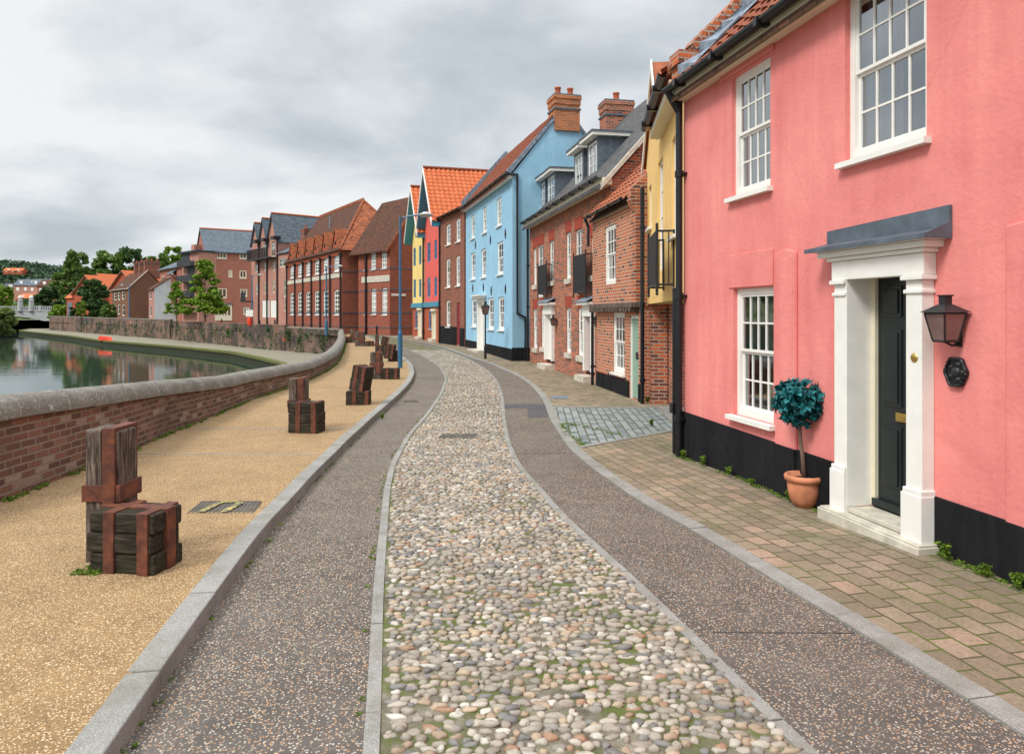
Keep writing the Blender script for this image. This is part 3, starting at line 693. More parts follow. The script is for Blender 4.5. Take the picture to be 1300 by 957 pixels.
band('kerb_left', KL, -.15, 0.0, -.1, .105, KERB, y1=56, seg=.92)
band('kerb_right', KR, -.02, .13, -.05, .014, KERB, seg=.92)
strip('riverside_path', WB - .1, KL - .12, 0.1, GRAV, nx=3, y1=56.5)
PEND = np.maximum(KR + 6, np.full_like(YY, 4.0)) + np.where(YY < 10, 3, 0)
strip('pavement', KR + .1, PEND, 0.006, PAVERS, nx=6, uvrot=R(102))
# cobbles: river pebbles set in mortar, in rough rows across the lane
def cobbles():
    bm = bmesh.new(); bmesh.ops.create_icosphere(bm, subdivisions=2, radius=1); hv = np.array([v.co[:] for v in bm.verts]); hf = np.array([[v.index for v in f.verts] for f in bm.faces]); bm.free()
    bm = bmesh.new(); bmesh.ops.create_icosphere(bm, subdivisions=1, radius=1); lv = np.array([v.co[:] for v in bm.verts]); lf = np.array([[v.index for v in f.verts] for f in bm.faces]); bm.free()
    for lab, tv, tf, ya, yb in (('n', hv, hf, 1.6, 13), ('f', lv, lf, 13, 34)):
        P = []; y = ya
        while y < yb:
            xa = np.interp(y, YY, SL) + .005; xb = np.interp(y, YY, SR) - .02; x = xa + random.uniform(0, .04); sc = 1 if y < 13 else 1.25
            while x < xb:
                L = random.choice([random.uniform(.028, .048), random.uniform(.05, .095), random.uniform(.04, .07)]) * sc
                if random.random() < .93: P.append((x + L / 2, y + random.gauss(0, .011), L / 2, random.uniform(.014, .026) * sc, random.gauss(0, .2)))
                x += L + random.choice([random.uniform(-.006, .004), random.uniform(-.004, .006), random.uniform(0, .02)])
            y += random.uniform(.032, .047) * sc
        P = np.array(P); n = len(P); m = len(tv)
        lump = 1 + .15 * np.random.normal(size=(n, m, 1))
        V = tv[None] * lump; V[:, :, 2] = np.sign(V[:, :, 2]) * np.abs(V[:, :, 2]) ** .8
        V = V * np.stack([P[:, 2] * 1.02, P[:, 3] * 1.05, np.random.uniform(.009, .019, n)], 1)[:, None, :]
        c, s = np.cos(P[:, 4]), np.sin(P[:, 4]); X = V[:, :, 0] * c[:, None] - V[:, :, 1] * s[:, None]; Y = V[:, :, 0] * s[:, None] + V[:, :, 1] * c[:, None]
        hz = np.array([h(q) for q in P[:, 1]])
        W = np.stack([X + P[:, 0:1], Y + P[:, 1:2], V[:, :, 2] + hz[:, None] + .004 + np.random.uniform(-.004, .004, (n, 1))], 2).reshape(-1, 3)
        Fc = (tf[None] + (np.arange(n) * m)[:, None, None]).reshape(-1); k = len(Fc) // 3
        me = bpy.data.meshes.new('cobblestones'); me.vertices.add(len(W)); me.vertices.foreach_set('co', W.ravel())
        me.loops.add(len(Fc)); me.loops.foreach_set('vertex_index', Fc.astype(np.int32)); me.polygons.add(k); me.polygons.foreach_set('loop_start', np.arange(0, 3 * k, 3, dtype=np.int32))
        me.update(calc_edges=True); me.polygons.foreach_set('use_smooth', [True] * k); me.materials.append(M_cob)
        o = bpy.data.objects.new('cobblestones', me); COL.objects.link(o)
        tag(o, 'rounded river cobbles bedded in mortar in the near stretch of the lane' if lab == 'n' else 'rounded river cobbles in the far bend of the lane', 'cobbles', None, 'stuff')
cobbles()
# granite sett crossing
def polyplane(name, pts, dz, mt, uvrot=0.0, kind='structure', flat=False, sub=1, lab=None):
    bm = bmesh.new(); vs = [bm.verts.new((p[0], p[1], 0)) for p in pts]; f = bm.faces.new(vs); bmesh.ops.triangulate(bm, faces=[f])
    for v in bm.verts: v.co.z = (0 if flat else h(v.co.y)) + dz
    for f in bm.faces:
        if f.normal.z < 0: f.normal_flip()
    me = bpy.data.meshes.new(name); bm.to_mesh(me); bm.free(); me.update(); autouv(me, uvrot); me.materials.append(mt)
    o = bpy.data.objects.new(name, me); COL.objects.link(o); tag(o, lab, None, None, kind); return o
sp_ = [G(*p) for p in ((701, 517), (760, 518.5), (836, 518.5), (858, 546), (800, 556), (741, 566), (722, 552), (710, 536))]
polyplane('granite_sett_crossing', sp_, .0105, SETTS, uvrot=R(96))
for a, b in (((701, 516), (838, 517.5)), ((738, 568), (860, 546))):
    p, q = G(*a), G(*b); d = Vector((q[0] - p[0], q[1] - p[1], 0)); n = Vector((-d.y, d.x, 0)).normalized() * .05; mb = MB()
    z1, z2 = h(p[1]) + .016, h(q[1]) + .016
    mb.prism([(p[0] + n.x, p[1] + n.y, z1), (q[0] + n.x, q[1] + n.y, z2), (q[0] - n.x, q[1] - n.y, z2), (p[0] - n.x, p[1] - n.y, z1)], (0, 0, -.04))
    tag(mb.build('stone_edging', KERB), None, None, None, 'structure')
p, q = G(836, 517), G(861, 548); mb = MB(); mb.prism([(p[0], p[1], h(p[1]) + .02), (q[0], q[1], h(q[1]) + .02), (q[0] + 1, q[1], h(q[1]) + .02), (p[0] + 1, p[1], h(p[1]) + .02)], (0, 0, -.05)); tag(mb.build('carriageway_threshold', KERB), None, None, None, 'structure')
# land, river bed, water, banks
BANK = [(-5.6, -30)] + [(float(WB[i]) - .3, float(YY[i])) for i in range(0, len(YY), 6) if YY[i] <= 57] + [(-14.2, 57.3), (-20.2, 63.7), (-28.6, 73), (-44.3, 92.3), (-56, 104.4), (-76.4, 126), (-94, 144), (-101, 158), (-128, 200), (-128, 212)]
polyplane('land', BANK + [(-120, 300), (-160, 700), (1500, 700), (1500, -30)], -.02 - .15, EARTH, flat=True)
QP = [(float(KR[-1]) - .5, 42.0), (-4.5, 36)]
polyplane('quay_paving', [(-14.0, 56.6), (-20.1, 63.5), (-28.5, 72.8), (-44.2, 92.1), (-56, 104.2), (-76.3, 125.8), (-94, 143.8), (-101, 157), (-60, 220), (40, 220), (40, 61), (10, 61), (KR[-1], 56.4)], .0, CONC, flat=True)
polyplane('ground', [(-2500, -200), (2500, -200), (2500, 3500), (-2500, 3500)], -3.2, EARTH, flat=True)
polyplane('water', [(-400, -100), (8, -100), (8, 120), (-60, 260), (-60, 700), (-400, 700)], -2.2, M_water, flat=True)
polyplane('left_bank_land', [(-100, -30), (-92, 60), (-88, 100), (-100, 132), (-132, 180), (-161, 212), (-150, 300), (-300, 700), (-1500, 700), (-1500, -30)], -.4, EARTH, flat=True)
def skirt(name, pts, z0, z1, mt, kind='structure'):
    mb = MB()
    for a, b in zip(pts, pts[1:]): mb.poly([(a[0], a[1], z0), (b[0], b[1], z0), (b[0], b[1], z1), (a[0], a[1], z1)])
    return tag(mb.build(name, mt, recalc=False), None, None, None, kind)
skirt('river_bank', BANK, -3.3, -.1, BRK_quay)
skirt('river_bank', [(-100, -30), (-92, 60), (-88, 100), (-100, 132), (-132, 180), (-161, 212), (-150, 300)], -3.3, -.4, EARTH)
# lower concrete ledge along the far quay wall
LIN = [(-14.2, 46), (-13.8, 57.2), (-20.2, 63.7), (-28.6, 73), (-44.3, 92.3), (-56, 104.4), (-76.4, 126), (-94, 144), (-101, 158)]
LOUT = [(-9.0, 32), (-15.6, 47.9), (-19, 53.5), (-24.5, 61.8), (-34.7, 72.6), (-50, 87), (-66, 106), (-89, 131), (-98, 141), (-106, 156)]
polyplane('lower_quay_ledge', LOUT + LIN[::-1] + [(-7.6, 32)], -1.6, CONC, flat=True)
skirt('ledge_edge', LOUT, -3.3, -1.6, MUD)
mb = MB()
for a, b in zip(LOUT, LOUT[1:]):
    d = Vector((b[0] - a[0], b[1] - a[1], 0)); nrm = Vector((-d.y, d.x, 0)).normalized() * .35
    mb.prism([(a[0] - nrm.x * -.3, a[1] - nrm.y * -.3, -1.75), (b[0] + nrm.x * .3, b[1] + nrm.y * .3, -1.75), (b[0] - nrm.x, b[1] - nrm.y, -1.75), (a[0] - nrm.x, a[1] - nrm.y, -1.75)], (0, 0, .2))
mb.build('mossy_ledge_lip', paint('ledge_moss', (0.12, 0.13, 0.035), .95, .6)); tag(bpy.data.objects['mossy_ledge_lip'], None, None, None, 'structure')

# ---------------------------------------------------------------- river walls
WH = [(0, 1.1), (6.8, .98), (9.8, .80), (13.4, .58), (20, .44), (26, .46), (33, .48), (57, .50)]
def wtop(Y): return float(np.interp(Y, [a for a, b in WH], [b for a, b in WH]))
rw = empty('river_wall', (0, 0, 0)); tag(rw, 'long curving brick river wall with rounded stone coping beside the buff path', 'wall')
mb = MB(); cp = MB(); IDX = [i for i in range(len(YY)) if YY[i] <= 57]
def nrm_at(i):
    a, b = max(i - 1, 0), min(i + 1, len(YY) - 1); dx, dy = WB[b] - WB[a], YY[b] - YY[a]; l = math.hypot(dx, dy); return -dy / l, dx / l
uvl = 0; prof = [(-.045, -.21), (-.045, -.16), (-.02, -.07), (.07, -.012), (.17, 0), (.27, -.012), (.36, -.07), (.385, -.16), (.385, -.21)]
for i in IDX:
    nx_, ny_ = nrm_at(i); x, y = WB[i], YY[i]; T = wtop(y); g = h(y)
    mb.v += [(x, y, g - .1), (x, y, T - .20), (x + nx_ * .34, y + ny_ * .34, T - .20), (x + nx_ * .34, y + ny_ * .34, -3.3)]
    for (a, b) in prof: cp.v.append((x + nx_ * a, y + ny_ * a, T + b))
for j in range(len(IDX) - 1):
    for k in range(3): a = j * 4 + k; mb.f.append((a, a + 1, a + 5, a + 4)); mb.m.append(0)
    n = len(prof)
    for k in range(n - 1): a = j * n + k; cp.f.append((a, a + 1, a + n + 1, a + n)); cp.m.append(0)
wo_ = mb.build('brickwork', BRK_wall, rw)
# arc-length UVs keep the courses even round the bend
me = wo_.data; acc = {}; s = 0
for j, i in enumerate(IDX):
    if j: s += math.hypot(WB[i] - WB[IDX[j - 1]], YY[i] - YY[IDX[j - 1]])
    acc[j] = s
for p in me.polygons:
    for li in p.loop_indices:
        vi = me.loops[li].vertex_index; me.uv_layers[0].data[li].uv = (acc[vi // 4], me.vertices[vi].co.z - .4 * wtop(YY[IDX[vi // 4]]))
co = cp.build('coping', COPE, rw, smooth=True)
me = co.data; n = len(prof)
for p in me.polygons:
    for li in p.loop_indices:
        vi = me.loops[li].vertex_index; me.uv_layers[0].data[li].uv = (acc[vi // n], (vi % n) * .07)
jt = MB(); k = 0
for s_ in np.arange(.4, acc[len(IDX) - 1], .86):
    j = int(np.searchsorted([acc[q] for q in range(len(IDX))], s_)); j = min(j, len(IDX) - 1); i = IDX[j]
    nx_, ny_ = nrm_at(i); u = 0 if j == 0 else (s_ - acc[j - 1]) / (acc[j] - acc[j - 1]); i0 = IDX[max(j - 1, 0)]
    x = WB[i0] + (WB[i] - WB[i0]) * u; y = YY[i0] + (YY[i] - YY[i0]) * u; T = wtop(y); tx, ty = -ny_, nx_
    for (a, b), (c, d) in zip(prof, prof[1:]):
        jt.poly([(x + nx_ * a * 1.005 - tx * .005, y + ny_ * a * 1.005 - ty * .005, T + b + .002), (x + nx_ * c * 1.005 - tx * .005, y + ny_ * c * 1.005 - ty * .005, T + d + .002), (x + nx_ * c * 1.005 + tx * .005, y + ny_ * c * 1.005 + ty * .005, T + d + .002), (x + nx_ * a * 1.005 + tx * .005, y + ny_ * a * 1.005 + ty * .005, T + b + .002)])
jt.build('coping_joint', paint('light_mortar', (.42, .40, .36), .95, .3), rw, recalc=False)
def qwall(label, pts, tops, th=.4, name='quay_wall', cap=BRK_hall):
    rt = empty(name, (pts[0][0], pts[0][1], 0)); tag(rt, label, 'wall'); a0 = pts[0]; m1 = MB(); m2 = MB(); n = len(pts); ns = []
    for i in range(n):
        a, b = pts[max(i - 1, 0)], pts[min(i + 1, n - 1)]; dx, dy = b[0] - a[0], b[1] - a[1]; l = math.hypot(dx, dy); ns.append((dy / l, -dx / l))
    for i, (p, t) in enumerate(zip(pts, tops)):
        x, y = p[0] - a0[0], p[1] - a0[1]; ax, ay = ns[i]
        m1.v += [(x, y, -1.7), (x, y, t - .12), (x + ax * th, y + ay * th, t - .12), (x + ax * th, y + ay * th, -1.7)]
        m2.v += [(x - ax * .04, y - ay * .04, t - .12), (x - ax * .02, y - ay * .02, t), (x + ax * (th + .02), y + ay * (th + .02), t), (x + ax * (th + .04), y + ay * (th + .04), t - .12)]
    for i in range(n - 1):
        for k in range(4): a = i * 4 + k; b = i * 4 + (k + 1) % 4; m1.f.append((a, b, b + 4, a + 4)); m1.m.append(0); m2.f.append((a, b, b + 4, a + 4)); m2.m.append(0)
    for m_ in (m1, m2):
        m_.f.append((0, 1, 2, 3)); m_.m.append(0); e = (n - 1) * 4; m_.f.append((e + 3, e + 2, e + 1, e)); m_.m.append(0)
    m1.build('brickwork', BRK_quay, rt); m2.build('coping', cap, rt); return rt
qwall('dark mossy quay wall turning back from the end of the curved river wall', [(-13.95, 57.1), (-17, 60.1), (-20.1, 63.4)], [.52, .55, .58], cap=COPE)
qwall('stained brick quay wall below the tall red apartment block', [(-20.5, 63.9), (-24.4, 68.2), (-28.5, 72.9), (-36.3, 82.5), (-44.0, 91.9)], [.72, .72, .74, .77, .8], cap=BRK_quay)
qwall('long weed-hung quay wall in front of the brick terrace', [(-44.6, 92.4), (-56, 104.2), (-66, 115), (-76.0, 125.5)], [1.0, 1.05, 1.08, 1.12], cap=COPE)
qwall('plain brick quay wall at the far left end by the bridge', [(-76.8, 126.2), (-86, 136), (-94, 144), (-99, 152), (-101, 158)], [1.2, 1.22, 1.25, 1.25, 1.25], cap=COPE)
mb = MB()
rg = random.Random(5); hc = []
for (a, b) in (((-14.1, 57), (-20, 63.2)), ((-20.7, 63.6), (-44.1, 91.6)), ((-44.9, 92.2), (-76.3, 125.3))):
    for _ in range(60 if a[0] < -20 else 30):
        t = rg.random(); x = a[0] + (b[0] - a[0]) * t; y = a[1] + (b[1] - a[1]) * t; z = rg.choice([-1.55, rg.uniform(-.3, .5), rg.uniform(-.8, .5)])
        L = rg.uniform(.3, 1.3)
        for q in range(5): hc.append((x - .12 + rg.gauss(0, .05), y - .1, z - L * q / 5))
o = leaves(hc, .09, 6, .13, LF_dark, 'ivy_and_weeds', None, 1.0, seed=3); tag(o, 'dark weeds and ivy hanging on the quay walls', 'ivy', None, 'stuff')
# ---------------------------------------------------------------- PINK HOUSE
F = Fac((2.27, 9.37), (3.28, 4.54), 'pink_house', 'salmon pink rendered house with black plinth and white porch, nearest on the right')
L = 9.2; D = 6.0; EV = 4.56
w1 = (1.25, 2.04, 3.07, 4.45); w2 = (3.21, 4.13, 3.07, 4.56); w3 = (1.285, 2.10, .60, 2.03); dr = (3.37, 4.05, 0.05, 2.10)
mb = MB(); PS = 0.99; RI = EV + D / 2 * PS
shell(mb, L, D, -.4, EV, RI, [w1, w2, w3, dr], 'side', depth=.16, m=0)
mb.build('wall', M_pink, F.root)
hv = MB()   # raised render: lintel brows and the two shallow piers
hv.box(1.02, 2.12, -.035, 0.0, 4.47, 4.56); hv.build('render_lintel', M_pink, F.root, bevel=.012)
MB().box(1.2, 2.10, -.014, 0, 2.04, 2.42).build('render_lintel', M_pink, F.root, bevel=.006)
for a, b, z in ((2.16, 2.52, 2.36), (4.82, 5.6, 2.33)):
    MB().prism([(a, -.03, -.3), (b, -.03, -.3), (b, -.03, z), ((a + b) / 2, -.03, z + .04), (a, -.03, z)], (0, .035, 0)).build('shallow_pier', M_pink, F.root, bevel=.03)
tops = lambda t: .46 - .014 * t
for a, b, yy in ((-.02, 2.16, -.02), (2.16, 2.52, -.05), (2.52, 3.20, -.02), (4.22, 4.82, -.02), (4.82, 5.6, -.05), (5.6, 9.2, -.02)):
    MB().prism([(a, yy, -.4), (b, yy, -.4), (b, yy, tops(b)), (a, yy, tops(a))], (0, -yy + .004, 0)).build('plinth', M_tarr, F.root, bevel=.004)
window(F.root, w1, 4, 4, .05, curtain=[(0, .5, 1, 0), (.75, 1, 1, 0)], fr=.065, bar=.018, silld=.07, label='sash window with white frame, left upper')
window(F.root, w2, 4, 4, .05, curtain=[(0, .30, 1, 0), (.30, .56, 1, 0)], fr=.065, bar=.018, label='large white sash window above the porch')
window(F.root, w3, 4, 4, .05, curtain=[(.45, 1, 1, .5), (0, .2, 1, .5)], fr=.065, bar=.018, silld=.08, label='white sash window at ground floor')
# doorway
sr = MB(); P = -.11
for a, b in ((3.21, 3.37), (4.05, 4.205)):
    sr.box(a, b, P, .0, .42, 2.0); sr.box(a - .03, b + (.0 if a < 4 else .02), P - .025, 0, -.05, .40); sr.box(a - .015, b + (0 if a < 4 else .015), P - .02, 0, .395, .44)
    sr.box(a - .03, b + (0 if a < 4 else .03), P - .03, 0, 2.0, 2.035); sr.box(a - .015, b + (0 if a < 4 else .015), P - .015, 0, 1.90, 1.93)
sr.box(3.36, 3.372, P, .17, .1, 2.06); sr.box(4.048, 4.06, P, .17, .1, 2.06)
sr.box(3.362, 4.058, P + .01, .17, 2.06, 2.13)
sr.box(3.18, 4.225, P - .005, 0, 2.037, 2.20); sr.box(3.14, 4.25, P - .03, 0, 2.202, 2.235); sr.box(3.06, 4.30, P - .065, 0, 2.237, 2.285); sr.box(3.02, 4.32, P - .09, 0, 2.287, 2.305)
sr.build('door_surround', M_white, F.root, bevel=.008)
ld = MB(); ld.prism([(2.96, P - .115, 2.312), (4.37, P - .115, 2.312), (4.37, -.002, 2.37), (2.96, -.002, 2.37)], (0, 0, .012)); ld.box(2.96, 4.37, P - .125, P - .105, 2.29, 2.325)
ld.prism([(3.0, -.03, 2.37), (4.37, -.03, 2.37), (4.37, -.03, 2.53), (3.0, -.03, 2.49)], (0, .028, 0))
ld.prism([(4.362, P - .115, 2.29), (4.362, -.004, 2.29), (4.362, -.004, 2.42), (4.362, P - .115, 2.325)], (.01, 0, 0))
ld.build('lead_canopy', M_lead, F.root)
dk = MB(); y0 = .16
dk.box(3.42, 4.045, y0, y0 + .04, .13, 2.055)
for a, b, c, d in ((3.48, 3.70, 1.72, 1.98), (3.77, 3.99, 1.72, 1.98), (3.48, 3.70, .98, 1.62), (3.77, 3.99, .98, 1.62), (3.48, 3.70, .30, .82), (3.77, 3.99, .30, .82)):
    dk.box(a, b, y0 - .012, y0, c, d); dk.box(a + .03, b - .03, y0 - .024, y0 - .012, c + .03, d - .03)
dk.box(3.40, 4.047, y0 - .05, y0, .12, .18)
dd = dk.build('door', M_doorblk, F.root, bevel=.005)
MB().box(3.66, 3.86, y0 - .032, y0 - .024, .87, .94).box(3.69, 3.83, y0 - .038, y0 - .032, .885, .925).build('letter_plate', M_brass, dd, bevel=.004)
MB().box(3.372, 3.42, y0 - .03, y0 + .05, .12, 2.06).build('door_frame', M_cream, F.root)
st = MB(); st.box(3.10, 4.27, -.20, .17, -.12, .04); st.box(3.115, 4.255, -.185, .17, .04, .055)
st.box(3.375, 4.045, -.10, .15, .06, .1); st.build('doorstep', M_stonew, F.root, bevel=.01)
b_ = MB(); b_.lathe([(0, .012), (.018, .012), (.03, .008), (.036, 0)], 16); bo = b_.build('doorbell', M_brass, F.root, smooth=True, loc=(4.135, P - .001, 1.42), rot=(R(90), 0, 0))
# roof, eaves, gutter, pipe
EG = 4.73
rf = MB(); side_roof(rf, 0.05, L, D, EV + .12, RI + .12, over=.20, th=.06); ro = rf.build('roof', TILEB, F.root)
ux = (1, 0, 0); us = Vector((0, 1, PS)).normalized()
pan_sheet('pantiles', (0.05, -.24, EG - .07), ux, us, L - .05, 4.2, PANB, ro, amp=.05)
sf = MB(); sf.box(0, L, -.12, -.002, EG - .20, EG - .09); sf.box(0, L, -.16, -.12, EG - .15, EG - .06); sf.build('eaves_board', M_cream, F.root)
gutter(F, -.04, L, EG - .03, -.235, .065)
downpipe(F, .03, EG - .15, -.12, .045, -.08)
MB().tube([(.03, -.235, EG - .08), (.03, -.17, EG - .2), (.03, -.08, EG - .34)], .045, 10).build('downpipe', M_black, F.root)
MB().tube([(-.12, -.07, -.12), (-.12, -.07, 2.1)], .035, 10).box(-.17, -.07, -.13, -.03, .42, .56).build('waste_pipe', M_black, F.root, bevel=.01)
# raked brick parapet on the far gable with stepped lead flashing
pr = MB(); o_ = .12
pr.box(o_ - .14, o_ + .14, -.16, .10, EG - .05, EG + .22); pr.box(o_ - .17, o_ + .17, -.21, .13, EG + .222, EG + .29); pr.box(o_ - .15, o_ + .15, -.19, .3, EG + .292, EG + .40)
pr.prism([(o_ - .12, 0, EG - .02), (o_ - .12, 3.0, EG - .02 + 3.0 * PS), (o_ - .12, 3.0, EG + .40 + 3.0 * PS), (o_ - .12, 0.0, EG + .40)], (.24, 0, 0))
for q in range(34):
    yy = .05 + q * .088; zz = EG + .41 + q * .088 * PS; pr.prism([(o_ - .15, yy, zz), (o_ - .15, yy + .075, zz + .075 * PS), (o_ - .15, yy + .02, zz + .19), (o_ - .15, yy - .055, zz + .08)], (.30, 0, 0))
pr.build('gable_parapet', BRK_pier, F.root)
fl = MB(); u = Vector((0, 1, PS)).normalized()
for q in range(9):
    a = Vector((.0, -.20, EG - .03)) + u * (q * .42); b = a + u * .43
    fl.prism([(o_ + .125, a.y, a.z + .22), (o_ + .125, b.y, b.z + .22), (o_ + .14, b.y, b.z + .10), (o_ + .62, b.y, b.z + .10), (o_ + .62, a.y, a.z + .09), (o_ + .14, a.y, a.z + .09)], (.004, -.01 * (q % 2), .012 + .012 * (q % 2)))
fl.build('lead_flashing', M_leadl, F.root)
PK = F
# wall lantern and plaque hang on the pink wall
def lantern(par_loc, rz, label, sc=1.0, tone=None, grp=None, post=0.0, arm=.16):
    rt = empty('wall_lantern' if not post else 'lantern_post', par_loc, rz); tag(rt, label, 'wall lamp' if not post else 'lamp post', grp)
    mb = MB(); w_, W_ = .075 * sc, .125 * sc; z0, z1 = -.17 * sc, .10 * sc; c = -arm
    def ringq(hw, z): return [(-hw, c - hw, z), (hw, c - hw, z), (hw, c + hw, z), (-hw, c + hw, z)]
    A, B = ringq(w_, z0), ringq(W_, z1)
    for p, q in zip(A, B): mb.tube([p, q], .010 * sc, 5)
    for rr in (A, B):
        for k in range(4): mb.tube([rr[k], rr[(k + 1) % 4]], .011 * sc, 5)
    mb.box(-w_, w_, c - w_, c + w_, z0 - .015 * sc, z0)
    T = ringq(W_ * 1.25, z1 + .005); U = ringq(.05 * sc, z1 + .085 * sc)
    for k in range(4): mb.poly([T[k], T[(k + 1) % 4], U[(k + 1) % 4], U[k]])
    mb.poly(T); mb.box(-.04 * sc, .04 * sc, c - .04 * sc, c + .04 * sc, z1 + .08 * sc, z1 + .17 * sc); mb.box(-.05 * sc, .05 * sc, c - .05 * sc, c + .05 * sc, z1 + .165 * sc, z1 + .18 * sc)
    if not post:
        mb.tube([(0, c, z0 - .01), (0, c * .5, z0 - .05 * sc), (0, -.01, z0 - .02)], .012 * sc, 6); mb.tube([(0, c + W_, z1 - .03), (0, 0, z1 - .03)], .012 * sc, 6); mb.box(-.04 * sc, .04 * sc, -.012, 0, z0 - .06 * sc, z1)
    else:
        mb.tube([(0, c, z0 - .01), (0, c, z0 - post)], .03, 8); mb.tube([(0, c, z0 - post), (0, c, z0 - post + .5)], .055, 8)
    mb.build('frame', M_iron, rt, bevel=0)
    g = MB()
    for k in range(4): g.poly([A[k], A[(k + 1) % 4], B[(k + 1) % 4], B[k]])
    g.build('glass', M_glasslamp, rt, recalc=False); return rt
M_glasslamp = paint('smoky_pink_glass', (.20, .12, .11), .15, .3, .6)
def on(Fc, t, y, z): return (Fc.P0[0] + Fc.d[0] * t + Fc.n[0] * y, Fc.P0[1] + Fc.d[1] * t + Fc.n[1] * y, z)
rzF = lambda Fc: math.atan2(Fc.d[1], Fc.d[0])
lantern(on(PK, 4.43, -.002, 1.68), rzF(PK), 'large black four sided lantern on the pink wall beside the white porch', .72, arm=.115)
pq = empty('wall_plaque', on(PK, 4.42, -.002, 1.335), rzF(PK)); tag(pq, 'small black scalloped oval plaque on the pink wall under the lantern', 'plaque')
def scal(rx, rz, y0, y1, n=48, inner=None):
    m_ = MB(); pts = [(rx * (1 + .06 * math.cos(6 * a)) * math.cos(a), rz * (1 + .06 * math.cos(6 * a)) * math.sin(a)) for a in [2 * math.pi * k / n for k in range(n)]]
    m_.prism([(p[0], y0, p[1]) for p in pts], (0, y1 - y0, 0)); return m_
scal(.095, .108, -.02, 0).build('backplate', M_black, pq, bevel=.008)
rim = MB(); n = 40; pts = [(.087 * (1 + .06 * math.cos(6 * a)) * math.cos(a), -.024, .10 * (1 + .06 * math.cos(6 * a)) * math.sin(a)) for a in [2 * math.pi * k / n for k in range(n + 1)]]
rim.tube(pts, .012, 6).build('raised_rim', M_black, pq, smooth=True)
hb = MB(); hb.lathe([(0, .02), (.02, .018), (.035, .01), (.04, 0)], 12); 
for k in range(5): a = k * 1.2566; hb.lathe([(0, .012), (.014, .008), (.02, 0)], 8, (.055 * math.cos(a), .055 * math.sin(a), 0))
hb.build('embossed_ornament', M_iron, pq, smooth=True, loc=(0, -.02, 0), rot=(R(90), 0, 0))
# topiary in a pot
tx, ty = G(1024, 647); tp = empty('topiary_pot', (tx + .02, ty + .10, h(ty) + .006)); tag(tp, 'ball-headed teal bay tree on a bare stem in a terracotta pot', 'potted plant')
MB().lathe([(0, 0), (.085, 0), (.125, .06), (.148, .14), (.155, .23), (.152, .245), (.178, .25), (.182, .285), (.172, .30), (.15, .30), (.145, .27), (0, .262)], 32).build('pot', M_terra, tp, smooth=True)
MB().lathe([(0, .27), (.143, .266)], 16).build('soil', M_soil, tp)
MB().tube([(-.0, 0, .26), (-.01, .01, .45), (-.035, 0, .62), (-.045, 0, .80)], [.022, .019, .017, .016], 10).build('stem', M_trunk, tp, smooth=True)
def bay(par):
    rg = np.random.RandomState(4); vs = []; fs = []
    for k in range(190):
        dv = rg.normal(size=3); dv[2] *= .9; dv /= np.linalg.norm(dv); c = np.array([-.045, 0, .98]) + dv * np.array([.185, .185, .165]) * (.45 + .6 * rg.rand())
        D_ = Vector(dv); 
        for q in range(8):
            a = q * 2.4 + rg.rand(); t = .35 + .8 * rg.rand(); s1 = D_.orthogonal().normalized(); s2 = D_.cross(s1)
            ax = (D_ * math.cos(t) + (s1 * math.cos(a) + s2 * math.sin(a)) * math.sin(t)).normalized(); sd = ax.cross(D_).normalized(); nn2 = sd.cross(ax)
            Ln = .065 + .045 * rg.rand(); Wn = .015 + .010 * rg.rand(); b0 = len(vs); C = Vector(c)
            for (l, ww, hh) in ((0, .2, 0), (.35, 1, .10), (.7, .8, .10), (1, 0, -.06)):
                p = C + ax * Ln * l + nn2 * Ln * hh
                if ww == 0: vs.append(p)
                else: vs += [p + sd * Wn * ww + nn2 * .004, p, p - sd * Wn * ww + nn2 * .004]
            for j in range(2):
                a0 = b0 + j * 3; fs += [(a0, a0 + 1, a0 + 4, a0 + 3), (a0 + 1, a0 + 2, a0 + 5, a0 + 4)]
            fs += [(b0 + 6, b0 + 7, b0 + 9), (b0 + 7, b0 + 8, b0 + 9)]
    m_ = MB(); m_.v = [tuple(v) for v in vs]; m_.f = fs; m_.m = [0] * len(fs); o = m_.build('leaf_ball', LF_teal, par, recalc=False); return o
bay(tp)
# ---------------------------------------------------------------- OCHRE CARRIAGE HOUSE
F = Fac((2.93, 15.5), (2.33, 9.6), 'ochre_carriage_house', 'ochre rendered house over a carriage arch beside the pink house')
L = F.L; zb = 2.07
wa = F.rect(853, 860.5, 172, 300); fd = F.rect(835.5, 841.5, 203, 344); wb = F.rect(823.5, 827, 236, 290)
ga0 = F.s(818.5)[0]; ga1 = F.s(839)[0]; gm = (ga0 + ga1) / 2
mb = MB(); holed(mb, 0, L, zb, 5.0, [wa, fd, wb], 0, .1); AX = ga1 * .66; AZ = 6.45; mb.poly([(0, 0, 5.0), (ga1, 0, 5.0), (AX, 0, AZ)])
mb.poly([(0, 0, zb), (0, 6, zb), (0, 6, 5), (0, 0, 5)]); mb.poly([(L, 0, zb), (L, 6, zb), (L, 6, 5), (L, 0, 5)]); mb.box(0, L, .002, 6, zb - .12, zb)
mb.build('wall', M_yell, F.root)
window(F.root, wa, 2, 4, .04, fr=.05, sill=True, curtain=[(0, 1, 1, .5)], label='tall white sash window by the downpipe')
window(F.root, fd, 2, 4, .04, fr=.05, sash=False, sill=False, label='glazed balcony door')
window(F.root, wb, 1, 3, .04, fr=.05, sash=False, label='narrow white window')
rf = MB(); front_roof(rf, 0, ga1, 5.5, 5.0, AZ, over=.12, th=.08, fo=.05, lift=.01, rx=AX)
rf.build('gable_roof', PANM, F.root)
rf = MB(); rf.prism([(ga1 - .1, -.22, 4.98), (L, -.22, 4.98), (L, 3, 7.3), (ga1 - .1, 3, 7.3)], (0, 0, .05)); rr = rf.build('side_roof', PANM, F.root)
